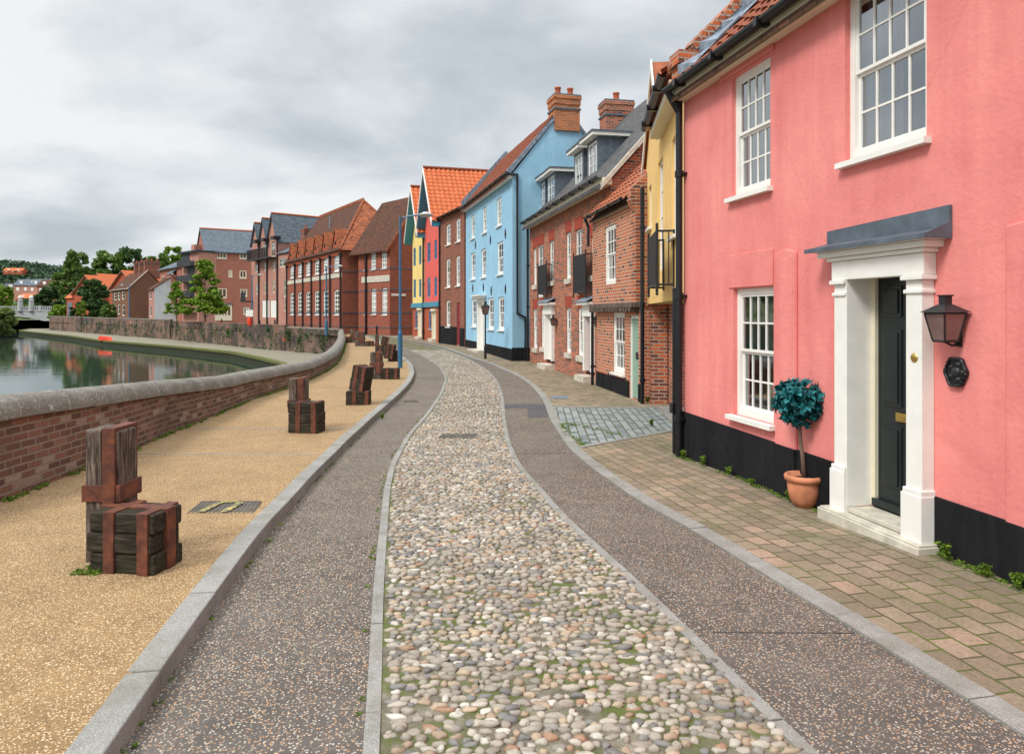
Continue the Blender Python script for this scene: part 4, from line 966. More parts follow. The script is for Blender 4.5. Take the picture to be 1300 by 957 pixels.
pan_sheet('pantiles', (ga1 + .05, -.26, 5.05), (1, 0, 0), (0, 3.2, 2.35), L - ga1 - .2, 3.9, PANM, rr, amp=.06, tw=.27, th=.34)
bb = MB(); T = AZ + .12; sr_ = (AZ - 5.0) / (ga1 - AX); sl_ = (AZ - 5.0) / AX
bb.prism([(AX, -.09, T + .03), (ga1 + .12, -.09, 5.15 - .12 * sr_), (ga1 + .12, -.09, 4.95 - .12 * sr_), (AX, -.09, T - .20)], (0, .03, 0))
bb.prism([(AX, -.09, T + .03), (-.2, -.09, 5.15 - .2 * sl_ - .1), (-.2, -.09, 4.98 - .2 * sl_ - .1), (AX, -.09, T - .16)], (0, .03, 0))
bb.build('bargeboard', M_white, F.root)
MB().box(ga1 + .1, L, -.2, 0, 4.80, 4.92).build('eaves_board', M_cream, F.root)
gutter(F, ga1 + .02, L, 5.02, -.28, .075)
def balcony(F, r, out=.32, name='juliet_balcony', bars=14):
    a, b, c, d = r; m_ = MB()
    for z in (c, d): m_.tube([(a, -out, z), (b, -out, z)], .018, 6); m_.tube([(a, -out, z), (a, 0, z)], .018, 6); m_.tube([(b, -out, z), (b, 0, z)], .018, 6)
    for k in range(bars * 2): x = a + (b - a) * k / (bars * 2 - 1); m_.box(x - .016, x + .016, -out - .008, -out + .008, c, d)
    for x in (a, b): m_.tube([(x, -out, c - .12), (x, -out, d + .08)], .022, 6); m_.lathe([(0, .03), (.03, 0), (0, -.03)], 8, (x, -out, d + .1)); m_.lathe([(0, .03), (.03, 0), (0, -.03)], 8, (x, -out, c - .14)); m_.tube([(x, -.01, c - .05), (x, -.01, d + .02)], .018, 6)
    for x in (a, b):
        for k in range(1, 3): m_.box(x - .008, x + .008, -out * k / 3 - .008, -out * k / 3 + .008, c, d)
    return m_.build(name, M_iron, F.root)
a = F.s(823.5, -.26)[0]; b = F.s(834, -.26)[0]; balcony(F, (a, b, F.z(829, 360, -.35), F.z(829, 290, -.35)), .26)
# arch below: brick piers, dark passage
pj = MB(); pj.box(0, .55, .05, .40, -.4, zb - .12); pj.box(.12, 1.15, .42, .80, -.4, zb - .12); pj.box(-.0, .10, .81, 5.8, -.4, zb - .12); pj.build('brick_pier', BRK_pier, F.root)
MB().box(.1, L, 4.5, 4.6, -.4, zb - .12).box(L - .12, L, .05, 4.5, -.4, zb - .12).box(1.2, L - .12, .85, .93, -.4, zb - .13).build('passage_gate', M_blackm, F.root)
YH = F
# drain hopper on corner with narrow brick house
# ---------------------------------------------------------------- NARROW BRICK COTTAGE
F = Fac(G(757.5, 489.5), G(813, 510.5), 'brick_cottage', 'narrow chequered brick cottage with a sage green door and orange pantiles')
L = F.L; EV = 4.28; OV = -.10; D = 5
uw = F.rect(768, 781.7, 286, 361, OV); lw = F.rect(778, 793, 397, 474); dw = F.rect(799.5, 810.5, 401, 507)
jz = F.z(785, 390)
mb = MB(); holed(mb, 0, L, -.4, jz, [lw, dw], 0, .1); mb.poly([(L, 0, -.4), (L, D, -.4), (L, D, jz), (L, 0, jz)]); mb.poly([(0, 0, -.4), (0, D, -.4), (0, D, jz), (0, 0, jz)])
mb.build('ground_floor_wall', BRK_flem, F.root)
RI = EV + 2.6
mb = MB(); holed(mb, -.05, L + .02, jz, EV, [uw], OV, .1)
for X in (-.05, L + .02): mb.poly([(X, OV, jz), (X, D, jz), (X, D, EV), (X, D / 2, RI), (X, OV, EV)])
mb.poly([(-.05, OV, jz), (L + .02, OV, jz), (L + .02, .1, jz), (-.05, .1, jz)]); mb.build('upper_wall', BRK_flem, F.root)
q = MB(); k = 0; z = jz
while z < EV: ww = .24 if k % 2 else .34; q.box(L + .025 - ww, L + .03, OV - .008, OV + .3, z + .004, z + .146); z += .15; k += 1
q.build('quoins', BRK_pier, F.root)
bk = MB(); bk.box(-.05, L + .04, OV - .10, .0, jz - .02, jz + .09)
x = .05
while x < L: bk.box(x, x + .09, OV - .12, .0, jz - .12, jz - .02); x += .22
bk.build('jetty_bracket', M_wood, F.root, bevel=.012)
window(F.root, (uw[0], uw[1], uw[2], uw[3]), 3, 4, OV + .03, fr=.08, curtain=[(0, 1, 1, 0)], label='upper white sash window'); window(F.root, lw, 3, 4, .03, fr=.08, curtain=[(0, 1, 1, 0)], label='lower white sash window')
MB().box(dw[0], dw[0] + .06, .02, .09, dw[2], dw[3]).box(dw[1] - .06, dw[1], .02, .09, dw[2], dw[3]).box(dw[0], dw[1], .02, .09, dw[3] - .06, dw[3]).build('door_frame', M_white, F.root)
o = MB().box(dw[0] + .062, dw[1] - .062, .05, .09, dw[2] + .02, dw[3] - .062).build('door', M_sage, F.root); MB().box(dw[0] + .3, dw[0] + .45, .035, .05, .75, .9).build('letter_box', M_iron, o)
pz = F.z(790, 481)
MB().box(0, dw[0] - .02, -.02, .01, -.4, pz).box(dw[1] + .02, L, -.02, .01, -.4, pz).build('plinth', M_tarr, F.root)
rf = MB(); side_roof(rf, -.05, L - .1, D, EV + .02, RI, over=.2, th=.05); ro = rf.build('roof', TILEB, F.root)
sl = (RI - EV) / 2.5; pan_sheet('pantiles', (-.05, -.28, EV - .05), (1, 0, 0), (0, 1, sl), L - .1, 3.9, PANM, ro)
kn = MB(); kn.prism([(L - .20, -.10, EV - .4), (L - .20, -.17, EV - .25), (L - .20, -.24, EV - .1), (L - .20, -.24, EV + .12), (L - .20, 2.5, RI + .2), (L - .20, 2.5, RI - .3), (L - .20, .2, EV - .4)], (.24, 0, 0)); kn.build('gable_parapet', BRK_pier, F.root)
gutter(F, -.1, L - .2, EV + .0, -.3, .055)
MB().tube([(-.1, -.3, EV), (-.1, -.2, EV - .25), (-.1, -.2, EV - .75)], .04, 8).build('downpipe', M_black, F.root)
MB().box(-.05, L, -.13, -.1, EV - .16, EV - .09).build('eaves_board', M_cream, F.root)
t = F.s(816, -.05)[0]; downpipe(F, t, F.z(816, 240), h(15.5), .045, -.06)
downpipe(F, -.10, F.z(757, 388), h(19.3), .04, -.09)
# ---------------------------------------------------------------- RED BRICK PAIR WITH DORMERS
A_, B_ = G(672.5, 459.2), G(757, 486.5)
dx, dy = B_[0] - A_[0], B_[1] - A_[1]; l = math.hypot(dx, dy); B2 = (B_[0] + dx / l * 1.2, B_[1] + dy / l * 1.2)
F = Fac(A_, B2, 'dormer_brick_house', 'red brick terrace pair with slate roof, flat lead dormers and two black balconies')
L = F.L; EV = F.z(700, 272) ; EV = 5.15; D = 7.4; RI = 9.35
hs = []; ws = []
for r, n_ in (((677.2, 681, 315, 362), 's'), ((697.5, 703, 305.6, 357), 's'), ((718.6, 724.8, 295, 354), 's'), ((750, 753.5, 300, 350), 's'), ((682.5, 690, 311, 377), 'f'), ((730.5, 739, 291, 372), 'f'),
              ((677, 682, 392, 442), 's'), ((687, 692, 391.5, 441), 's'), ((718.6, 725, 390.7, 448), 's'), ((733.6, 740.5, 391, 452), 's'), ((694, 704, 388, 461), 'd'), ((744, 755, 388, 476), 'd')):
    q = F.rect(*r); ws.append((q, n_)); hs.append(q)
mb = MB(); shell(mb, L, D, -.4, EV, RI, hs, 'side'); mb.build('wall', BRK_red, F.root)
for (q, n_) in ws:
    if n_ in 'sf': MB().prism([(q[0] - .02, -.012, q[3]), (q[1] + .02, -.012, q[3]), (q[1] + .10, -.012, q[3] + .36), (q[0] - .10, -.012, q[3] + .36)], (0, .02, 0)).build('rubbed_brick_lintel', BRK_rub, F.root)
kd = 0
for (q, n_) in ws:
    if n_ == 's': window(F.root, q, 2, 4, .04, fr=.05, curtain=[(0, 1, .5, 0)] if q[2] < 2 else [(0, .3, 1, 0)], sillm=M_stonew, sillh=.16, silld=.06)
    elif n_ == 'f': window(F.root, q, 2, 4, .04, fr=.06, sash=False, sill=False, curtain=[(0, .4, 1, 0)], label='glazed balcony door')
    else:
        x0, x1, z0, z1 = q; m_ = MB()
        m_.box(x0, x0 + .13, -.10, .06, z0 + .1, z1); m_.box(x1 - .13, x1, -.10, .06, z0 + .1, z1); m_.box(x0 - .03, x1 + .03, -.12, .06, z1 - .30, z1 + .02); m_.box(x0 - .14, x1 + .14, -.26, 0, z1 + .02, z1 + .10)
        m_.build('door_surround', M_white, F.root)
        MB().prism([(x0 - .18, -.3, z1 + .10), (x1 + .18, -.3, z1 + .10), (x1 + .1, -.002, z1 + .24), (x0 - .1, -.002, z1 + .24)], (0, 0, .02)).build('lead_canopy', M_leadl, F.root)
        d_ = MB().box(x0 + .13, x1 - .13, .06, .1, z0 + .1, z1 - .28); d_.box(x0 + .2, x1 - .2, .045, .06, z0 + .25, z0 + .8); d_.box(x0 + .2, x1 - .2, .045, .06, z0 + .95, z1 - .4)
        d_.build('door', M_white if kd == 0 else M_reddoor, F.root, label if False else False)
        MB().box(x0 - .05, x1 + .05, -.34, .1, -.3, F.gz(x0) + .17).build('doorstep', M_stonew, F.root)
        kd += 1
for r in ((679.5, 690, 337, 373), (724, 739, 324, 371)):
    a = F.s(r[0], -.3)[0]; b = F.s(r[1], -.3)[0]; balcony(F, (a, b, F.z((r[0] + r[1]) / 2, r[3], -.3), F.z((r[0] + r[1]) / 2, r[2], -.3)), .20)
rf = MB(); side_roof(rf, -.0, L + .1, D, EV + .1, RI, over=.3, th=.1); rf.build('roof', TILEG, F.root)
MB().box(0, L + .1, -.26, .0, EV - .12, EV + .06).build('eaves_board', M_cream, F.root); gutter(F, 0, L + .1, EV + .1, -.34, .07)
mb = MB(); sl = (RI - EV) / (D / 2)
mb.prism([(L + .02, -.3, EV - .25), (L + .02, D / 2, RI - .02), (L + .02, D / 2, RI + .13), (L + .02, -.3, EV - .1 + .0)], (.14, 0, 0)); mb.build('verge_board', M_stonew, F.root)
for (x0, x1, yt, yb, g0) in ((685.5, 691.5, 233, 264), (696, 703.5, 225, 260), (730.5, 739, 197, 234), (747.5, 757.5, 182, 225)) if False else [(a, b, c, d, 0) for a, b, c, d in ((685.5, 691.5, 233, 264), (696, 703.5, 225, 260), (730.5, 739, 197, 234), (747.5, 757.5, 182, 225))]:
    yo = .55; q = F.rect(x0, x1, yt, yb, yo); a, b, c, d = q; cc = EV + sl * yo + .02
    d_ = MB(); holed(d_, a - .14, b + .14, cc - .15, d + .1, [(a, b, max(c, cc), d)], yo, .08)
    yback = (d + .1 - EV) / sl + .2
    for X in (a - .14, b + .14): d_.poly([(X, yo, cc - .15), (X, yback, d + .08), (X, yback, d + .1), (X, yo, d + .1)])
    do = d_.build('dormer', M_lead, F.root)
    window(do, (a, b, max(c, cc), d), 2, 3, yo + .0, fr=.05, sash=False, sill=True, curtain=[(0, 1, .5, 0)], silld=-yo + .06)
    for ch in do.children:
        pass
    MB().box(a - .28, b + .28, yo - .22, yback + .3, d + .1, d + .2).build('dormer_fascia', M_white, do); MB().box(a - .31, b + .31, yo - .25, yback + .3, d + .2, d + .25).build('dormer_roof', M_lead, do)
downpipe(F, .0, EV + .05, -.1, .045, -.08)
t = F.s(793, D / 2)[0]; chimney(F, t - .38, t + .38, D / 2 - .9, D / 2 + .2, RI - .8, F.z(793, 131, D / 2), 1, BRK_red)
RD = F
for x_, y_, lb in ((699.5, 408, 'small black lantern beside the white door of the brick pair'), (754.5, 408, 'small black lantern beside the red door of the brick pair')):
    t, Y_ = F.s(x_ + 2, -.1); lantern(on(F, t + .22, -.002, F.z(x_, y_, -.1)), rzF(F), lb, .72, arm=.13)
# ---------------------------------------------------------------- BLUE HOUSE
F = Fac(G(591.5, 440.5), G(650.5, 458.6), 'blue_house', 'sky blue rendered three storey house with a brick chimney on its gable')
L = F.L; EV = 7.22; D = 4.3; RI = 9.95
hs = []
for r in ((597.8, 602.8, 273, 303), (612.4, 617.9, 263, 295.7), (630.4, 636.7, 251.8, 287), (597.8, 603.3, 321, 354.7), (610.9, 617, 315.9, 352), (631, 638.7, 307, 348.5), (598.6, 604.6, 379.6, 414.7), (619.6, 626.7, 378, 418), (632.4, 640, 377, 419)): hs.append(F.rect(*r))
dw = F.rect(608, 616.5, 379, 445)
mb = MB(); shell(mb, L, D, -.4, EV, RI, hs + [dw], 'side'); mb.build('wall', M_blue, F.root); arch_mat[0] = M_blue
for k, q in enumerate(hs): window(F.root, q, 2, 4, .04, fr=.07, bar=.025, curtain=[(0, 1, 1, 0)] if k % 2 else [(0, 1, .5, 0)], arch=.09 if k > 2 else 0)
x0, x1, z0, z1 = dw
m_ = MB().box(x0, x0 + .15, -.10, .06, z0, z1).box(x1 - .15, x1, -.10, .06, z0, z1).box(x0 + .15, x1 - .15, -.1, .06, z1 - .2, z1).box(x0 - .12, x1 + .12, -.3, 0, z1 + .0, z1 + .1).box(x0 - .2, x1 + .2, -.38, 0, z1 + .1, z1 + .16); m_.build('door_surround', M_white, F.root)
MB().box(x0 + .15, x1 - .15, .05, .1, z0, z1 - .2).build('door', M_white, F.root); MB().box(x0 - .3, x1 + .3, -.5, 0, -.4, z0 + .05).build('doorstep', M_stonew, F.root)
zl, zr = F.z(591.5, 431), F.z(650.5, 443)
pm = MB()
for a, b in ((-.02, x0 - .05), (x1 + .05, L + .02)):
    za = zl + (zr - zl) * a / L; zb_ = zl + (zr - zl) * b / L; pm.prism([(a, -.03, -.4), (b, -.03, -.4), (b, -.03, zb_), (a, -.03, za)], (0, .035, 0))
pm.box(L - .01, L + .035, -.02, 2, -.4, zr + .05); pm.build('plinth', M_tarr, F.root)
an = MB()
for x_, y_ in ((600.5, 366), (614, 365), (624, 369), (642, 367), (604, 311), (623, 305), (642, 297)):
    t = F.s(x_)[0]; z = F.z(x_, y_); an.prism([(t, -.03, z - .2), (t + .10, -.03, z), (t, -.03, z + .2), (t - .10, -.03, z)], (0, .03, 0))
an.build('wall_tie_plates', M_iron, F.root)
rf = MB(); side_roof(rf, .1, L - .12, D, EV + .06, RI - .05, over=.25, th=.06); ro = rf.build('roof', PANB, F.root)
sl = (RI - EV) / (D / 2); pan_sheet('pantiles', (.1, -.26, EV - .02 - .1), (1, 0, 0), (0, 1, sl), L - .2, 3.55, PANB, ro)
for xa in (-.12, L - .10):
    up = .42 if xa < 0 else .14
    MB().prism([(xa, -.22, EV - .15), (xa, D / 2, RI), (xa, D + .1, EV - .1), (xa, D + .1, EV + up), (xa, D / 2, RI + up), (xa, -.22, EV + up)], (.16, 0, 0)).build('gable_coping', M_leadl, F.root)
MB().box(0, L, -.2, 0, EV - .18, EV - .05).build('eaves_board', M_white, F.root); gutter(F, 0, L + .3, EV, -.3, .06)
ya = None
def sy(xp, X):   # inward offset at which the gable plane x=X meets pixel column xp
    lo, hi = -1., 8.
    for _ in range(40):
        m__ = (lo + hi) / 2; wx, wy, _z = on(F, X, m__, 0)
        if (wx / wy) * F0 + CX < xp: lo = m__
        else: hi = m__
    return lo
chimney(F, L - .75, L + .10, sy(703.5, L), sy(735, L), RI - .92, EYE + (HY - 115) / F0 * (F.P0[1] + F.d[1] * L), 2)
m_ = MB(); Y0 = L + .07
m_.tube([(Y0, .18, EV), (Y0, .18, 1.75), (Y0, .50, 1.6), (Y0, .50, -.1)], .045, 8); m_.tube([(Y0, -.3, EV), (Y0, .18, EV - .05)], .045, 8); m_.build('downpipe', M_black, F.root)
BL = F
t, Y_ = F.s(613, -1.1); lantern(on(F, t, -.9, F.z(613, 393, -1.0)), rzF(F), 'slim black lantern post in front of the blue house door', 1.1, post=1.75, arm=.1)
# ---------------------------------------------------------------- BROWN BRICK HOUSE
F = Fac(G(559, 435.8), G(589.5, 440.3), 'brown_brick_house', 'dark brown brick three storey house between the coral and blue houses')
L = F.L; EV = 7.3; hs = [F.rect(*r) for r in ((566.5, 572, 285, 311), (579, 584.5, 278, 307), (566.5, 571.5, 329, 365), (579, 584, 325, 363), (566.5, 571.5, 381.6, 415))]; dw = F.rect(579.8, 584, 384, 437)
mb = MB(); shell(mb, L, 4, -.4, EV, EV, hs + [dw], None); mb.build('wall', BRK_brown, F.root); arch_mat[0] = BRK_brown
for k, q in enumerate(hs): window(F.root, q, 2, 4, .04, fr=.07, bar=.025, curtain=[(0, 1, .5, 0)], arch=.1)
MB().box(dw[0], dw[1], .05, .1, dw[2], dw[3]).build('door', M_reddoor, F.root)
zp = F.z(570, 414.5); MB().box(0, dw[0], -.03, 0, -.4, zp).box(dw[1], L, -.03, 0, -.4, zp - .05).build('plinth', M_tarr, F.root)
MB().prism([(0, -.2, EV), (L, -.2, EV), (L, 3.5, EV + .5), (0, 3.5, EV + .5)], (0, 0, .1)).build('roof', PANB, F.root); gutter(F, 0, L, EV + .02, -.26, .06); downpipe(F, .02, EV, 0, .05)
# ---------------------------------------------------------------- CORAL AND YELLOW GABLED HOUSES
def gabled(P0, P1, name, label, wallm, z_eave, apex, uppers, ground, mainroof=5.5, right_over=.35):
    F = Fac(P0, P1, name, label); L = F.L; hs = [F.rect(*r) for r in uppers]; att = hs[0] if len(uppers) > 4 else None
    zb = 2.42; mb = MB(); body = [q for q in hs if q is not att]
    shell(mb, L, 9, zb, z_eave, apex, body, 'front'); mb.build('wall', wallm, F.root)
    g = [F.rect(*r) for r in ground]; mb = MB(); shell(mb, L, 9, -.4, zb - .25, zb, g, None, x0=.0); mb.build('ground_floor_wall', BRK_or, F.root)
    MB().box(-.02, L + .02, -.12, .0, zb - .26, zb + .05).build('fascia_band', M_teal, F.root)
    for q in body: window(F.root, q, 2, 3, .02, fr=.06, bar=.04, mt=M_bluejoin, sash=False, sill=False)
    if att: window(F.root, att, 2, 2, -.05, fr=.06, mt=M_bluejoin, sash=False, sill=False)
    window(F.root, g[0], 1, 2, .02, fr=.07, mt=M_bluejoin, sash=False, sillm=M_stonew)
    a, b, c, d = g[1]; mm = (a + b) / 2; MB().box(a, a + .14, -.06, .08, c, d).box(b - .14, b, -.06, .08, c, d).box(a - .1, b + .1, -.14, .08, d - .12, d + .02).box(mm + .1, b - .14, 0, .05, c, d - .12).build('door_surround', M_cream, F.root)
    MB().box(a + .14, mm + .1, .04, .08, c, d - .12).build('door', M_cream, F.root); MB().box(a - .1, b + .1, -.3, 0, -.3, c + .03).build('doorstep', M_stonew, F.root)
    fo = .55; rf = MB(); front_roof(rf, 0, L, 9, z_eave, apex, over=.3, th=.12, fo=fo); ro = rf.build('roof', M_teal, F.root)
    xm = L / 2; sa = (apex - z_eave) / xm; Ls = math.hypot(xm + .32, (xm + .32) * sa)
    pan_sheet('pantiles', (L + .32, -fo, z_eave - .32 * sa + .16), (0, 1, 0), (-1, 0, sa), 9, Ls, PANO, ro, amp=.06, tw=.30, th=.36)
    pan_sheet('pantiles', (-.32, -fo, z_eave - .32 * sa + .16), (0, 1, 0), (1, 0, sa), 9, Ls, PANO, ro, amp=.06, tw=.30, th=.36)
    MB().tube([(xm, -fo, apex + .22), (xm, 9, apex + .22)], .11, 8).build('ridge_tiles', PANB, F.root)
    T = apex + .17; bm_ = MB(); e = .36
    for sg in (-1, 1): X = xm + sg * (xm + e); bm_.prism([(xm, -fo - .04, T + .05), (X, -fo - .04, T + .05 - (xm + e) * sa), (X, -fo - .04, T - .22 - (xm + e) * sa), (xm, -fo - .04, T - .25)], (0, .05, 0))
    bm_.build('bargeboard', M_white, F.root)
    sb = MB()
    for sg in (-1, 1): X = xm + sg * (xm + .3); sb.prism([(xm, -fo + .02, T - .16), (X, -fo + .02, T - .16 - (xm + .3) * sa), (X, -fo + .02, T - .34 - (xm + .3) * sa), (xm, -fo + .02, T - .36)], (0, fo - .03, 0))
    sb.build('soffit', M_teal, F.root); return F
Pr0, Pr1 = G(539, 431.2), G(558.5, 435.6); Py0 = G(523.8, 428.4)
FR = gabled(Pr0, Pr1, 'coral_gabled_house', 'coral red rendered house with a tall orange pantiled street gable', M_red2, 7.35, 10.7,
       [(546, 549, 259, 278), (542.6, 546.4, 308, 332.7), (551.4, 554.7, 304.6, 329), (542.6, 546.4, 352.7, 377), (551.4, 554.7, 351.5, 376)], [(544.6, 547.6, 395, 418), (549.2, 554, 392.6, 430.5)])
FY = gabled(Py0, (Pr0[0] - .01, Pr0[1] + .02), 'yellow_gabled_house', 'pale yellow rendered house with an orange gable left of the coral one', M_yell2, 7.35, 10.4,
       [(524.8, 527.8, 315, 337.7), (532, 535, 312, 335.7), (525, 528, 355, 378), (532, 535, 354.5, 377)], [(527.2, 530.2, 395, 416.7), (531.5, 536, 391.5, 427.8)])
downpipe(FR, .03, 7.0, 0, .06, -.1)
# ---------------------------------------------------------------- OLD SCHOOL HALL
def hall():
    F = Fac((-24.2, 76.4), (-14.5, 60.5), 'school_hall', 'long dark red brick school hall with tall white windows and a brown hipped roof')
    L = F.L; EV = 7.25; D = 7.0; RI = 12.3; hs = []
    cx = [370.6, 380.6, 391, 402.3, 413.6, 427.3]; hw = [2.2, 2.3, 2.5, 2.7, 3.0, 3.1]
    for i, (c, w_) in enumerate(zip(cx, hw)):
        f = i / 5; hs.append(F.rect(c - w_, c + w_, 332 - 15 * f, 353.5 - 8.5 * f)); 
    lows = [F.rect(c - w_, c + w_, 372 - 4 * i / 5, 400) for i, (c, w_) in enumerate(zip(cx, hw))]
    hs = [(a, b, c, min(d, EV - .06)) for a, b, c, d in hs]
    mb = MB(); holed(mb, 0, L, -.2, EV, hs + lows, 0, .15); mb.poly([(L, 0, -.2), (L, D, -.2), (L, D, EV), (L, 0, EV)]); mb.poly([(0, 0, -.2), (0, D, -.2), (0, D, EV), (0, 0, EV)]); mb.poly([(0, D, -.2), (L, D, -.2), (L, D, EV), (0, D, EV)])
    mb.build('wall', BRK_hall, F.root); arch_mat[0] = BRK_hall
    for q in hs: window(F.root, q, 2, 5, .05, fr=.13, bar=.09, cy=.05, sash=False, curtain=[(0, 1, 1, 0)])
    for q in lows: window(F.root, q, 2, 5, .05, fr=.13, bar=.09, cy=.05, sash=False, curtain=[(0, 1, 1, 0)], arch=.25)
    r = MB(); o = .35; e = EV - .1
    A = (-.3, -o, e); B = (L + o, -o, e); C = (L + o, D + o, e); E_ = (-.3, D + o, e); P = (-.3, D / 2, RI); Q = (L - 4.5, D / 2, RI)
    r.poly([A, B, Q, P], 0); r.poly([B, C, Q], 1); r.poly([C, E_, P, Q], 0); r.poly([A, B, C, E_], 0); r.poly([E_, A, P], 0)
    r.build('roof', [TILEB, TILEO], F.root)
    cr = MB(); x = -.2
    while x < L - 4.5: cr.box(x, x + .34, D / 2 - .06, D / 2 + .06, RI - .05, RI + .16); cr.box(x + .12, x + .22, D / 2 - .04, D / 2 + .04, RI + .16, RI + .26); x += .36
    cr.build('ridge_tiles', TILEO, F.root)
    hp = MB(); hp.tube([Q, B], .12, 6); hp.tube([Q, C], .12, 6); hp.build('hip_tiles', TILEO, F.root)
    st_ = MB()
    za, zb_ = F.z(366, 360.5), F.z(433, 351.5); zz = (za + zb_) / 2 - .05
    MB().box(0, L, -.05, 0, zz, zz + .38).build('string_course', M_stonew, F.root)
    MB().box(-.1, L + .06, -.09, 0, EV - .42, EV - .3).box(-.1, L + .12, -.18, 0, EV - .3, EV - .12).box(L, L + .10, 0, D, EV - .42, EV - .12).build('brick_cornice', BRK_hall, F.root)
    for q in hs:
        a, b, c, d = q; m_ = (a + b) / 2; W_ = min(1.0, (b - a) / 2 + .45); g = MB(); zt = EV - .35; za_ = EV + 1.75
        g.poly([(m_ - W_, -.10, zt), (m_ + W_, -.10, zt), (m_, -.10, za_)]); g.box(m_ - W_, m_ + W_, -.16, 0, zt - .12, zt)
        go = g.build('gablet', BRK_or, F.root)
        rr = MB(); yb = 1.6
        for sg in (-1, 1): rr.prism([(m_ + sg * (W_ + .12), -.2, zt - .1), (m_, -.2, za_ + .1), (m_, yb, za_ + .1), (m_ + sg * (W_ + .12), .3, zt - .1)], (sg * .06, 0, .06))
        rr.build('gablet_roof', TILEO, go); MB().lathe([(0, .04), (.18, .04), (.2, 0)], 12).build('round_vent', M_dark, go, loc=(m_, -.11, EV + .65), rot=(R(90), 0, 0))
    for i in range(7):
        x = .1 if i == 0 else (L - .1 if i == 6 else (hs[i - 1][1] + hs[i][0]) / 2); m_ = MB(); m_.tube([(x, -.12, 0), (x, -.12, EV - .35)], .08, 6); m_.box(x - .14, x + .14, -.22, 0, EV - .6, EV - .35); m_.build('downpipe', M_blackm, F.root)
    MB().tube([(L * .47, D * .28, 10.0), (L * .47, D * .28, 11.3)], .09, 6).build('roof_vent', M_leadl, F.root)
    # plain end face and bands
    MB().box(-.02, L + .03, -.035, 0, 1.78, 1.86).box(-.02, L + .03, -.035, 0, .60, .66).box(L, L + .035, 0, 2.2, 1.78, 1.86).box(L, L + .035, 0, 2.2, 3.6, 3.68).box(L, L + .035, 0, 2.2, 5.3, 5.38).box(L, L + .035, 0, 2.2, .6, .66).build('blue_brick_bands', M_lead, F.root)
    return F
hall()
F = Fac((-12.9, 59.75), (-9.65, 56.0), 'hall_wing', 'shorter red brick wing of the school hall with three tall white windows', 'house')
L = F.L; EV = 7.2; D = 5.6; RI = 11.3
ups = [F.rect(462.5, 464.5, 323, 343), F.rect(471, 477, 320.5, 342.5), F.rect(484.5, 491, 317, 341)]; los = [F.rect(462.5, 464.5, 368.5, 399.5), F.rect(471.5, 477.5, 366.5, 399.5), F.rect(485, 491.5, 365.5, 400)]
mb = MB(); shell(mb, L, D, -.2, EV, RI, ups + los, 'side', x0=-.1); mb.build('wall', BRK_hall, F.root); arch_mat[0] = BRK_hall
for q in ups: window(F.root, q, 2, 4, .05, fr=.12, bar=.09, cy=.05, sash=False, curtain=[(0, 1, 1, 0)])
for q in los: window(F.root, q, 3, 4, .05, fr=.12, bar=.10, cy=.05, sash=False, curtain=[(0, .7, 1, 0)] if q[1] - q[0] > .3 else None, arch=.2)
rf = MB(); side_roof(rf, -1.0, L + .25, D, EV + .0, RI, over=.4, th=.12); rf.build('roof', TILEB, F.root)
zz = F.z(480, 358); MB().box(.5, L, -.05, 0, zz, zz + .5).build('string_course', M_stonew, F.root); MB().box(0, L + .15, -.14, 0, EV - .35, EV - .05).build('brick_cornice', BRK_hall, F.root)
MB().box(0, L + .03, -.03, 0, 1.78, 1.86).box(0, L + .03, -.03, 0, 3.6, 3.68).box(0, L + .03, -.03, 0, 5.3, 5.38).box(0, L + .03, -.03, 0, .6, .66).box(L, L + .03, 0, D, 1.78, 1.86).box(L, L + .03, 0, D, 3.6, 3.68).box(L, L + .03, 0, D, 5.3, 5.38).box(L, L + .03, 0, D, .6, .66).build('blue_brick_bands', M_lead, F.root)
sl = (RI - EV) / (D / 2); MB().prism([(L + .2, -.4, EV - .35), (L + .2, D / 2, RI), (L + .2, D / 2, RI - .3), (L + .2, -.4, EV - .62)], (.08, 0, 0)).build('verge_board', TILEO, F.root)
t = F.s(466)[0]; downpipe(F, t, EV - .3, 0, .08, -.12)
# street name plate on the gable end
MB().box(L, L + .05, .15, 1.45, 3.15, 3.32).build('name_plate', M_white, F.root)
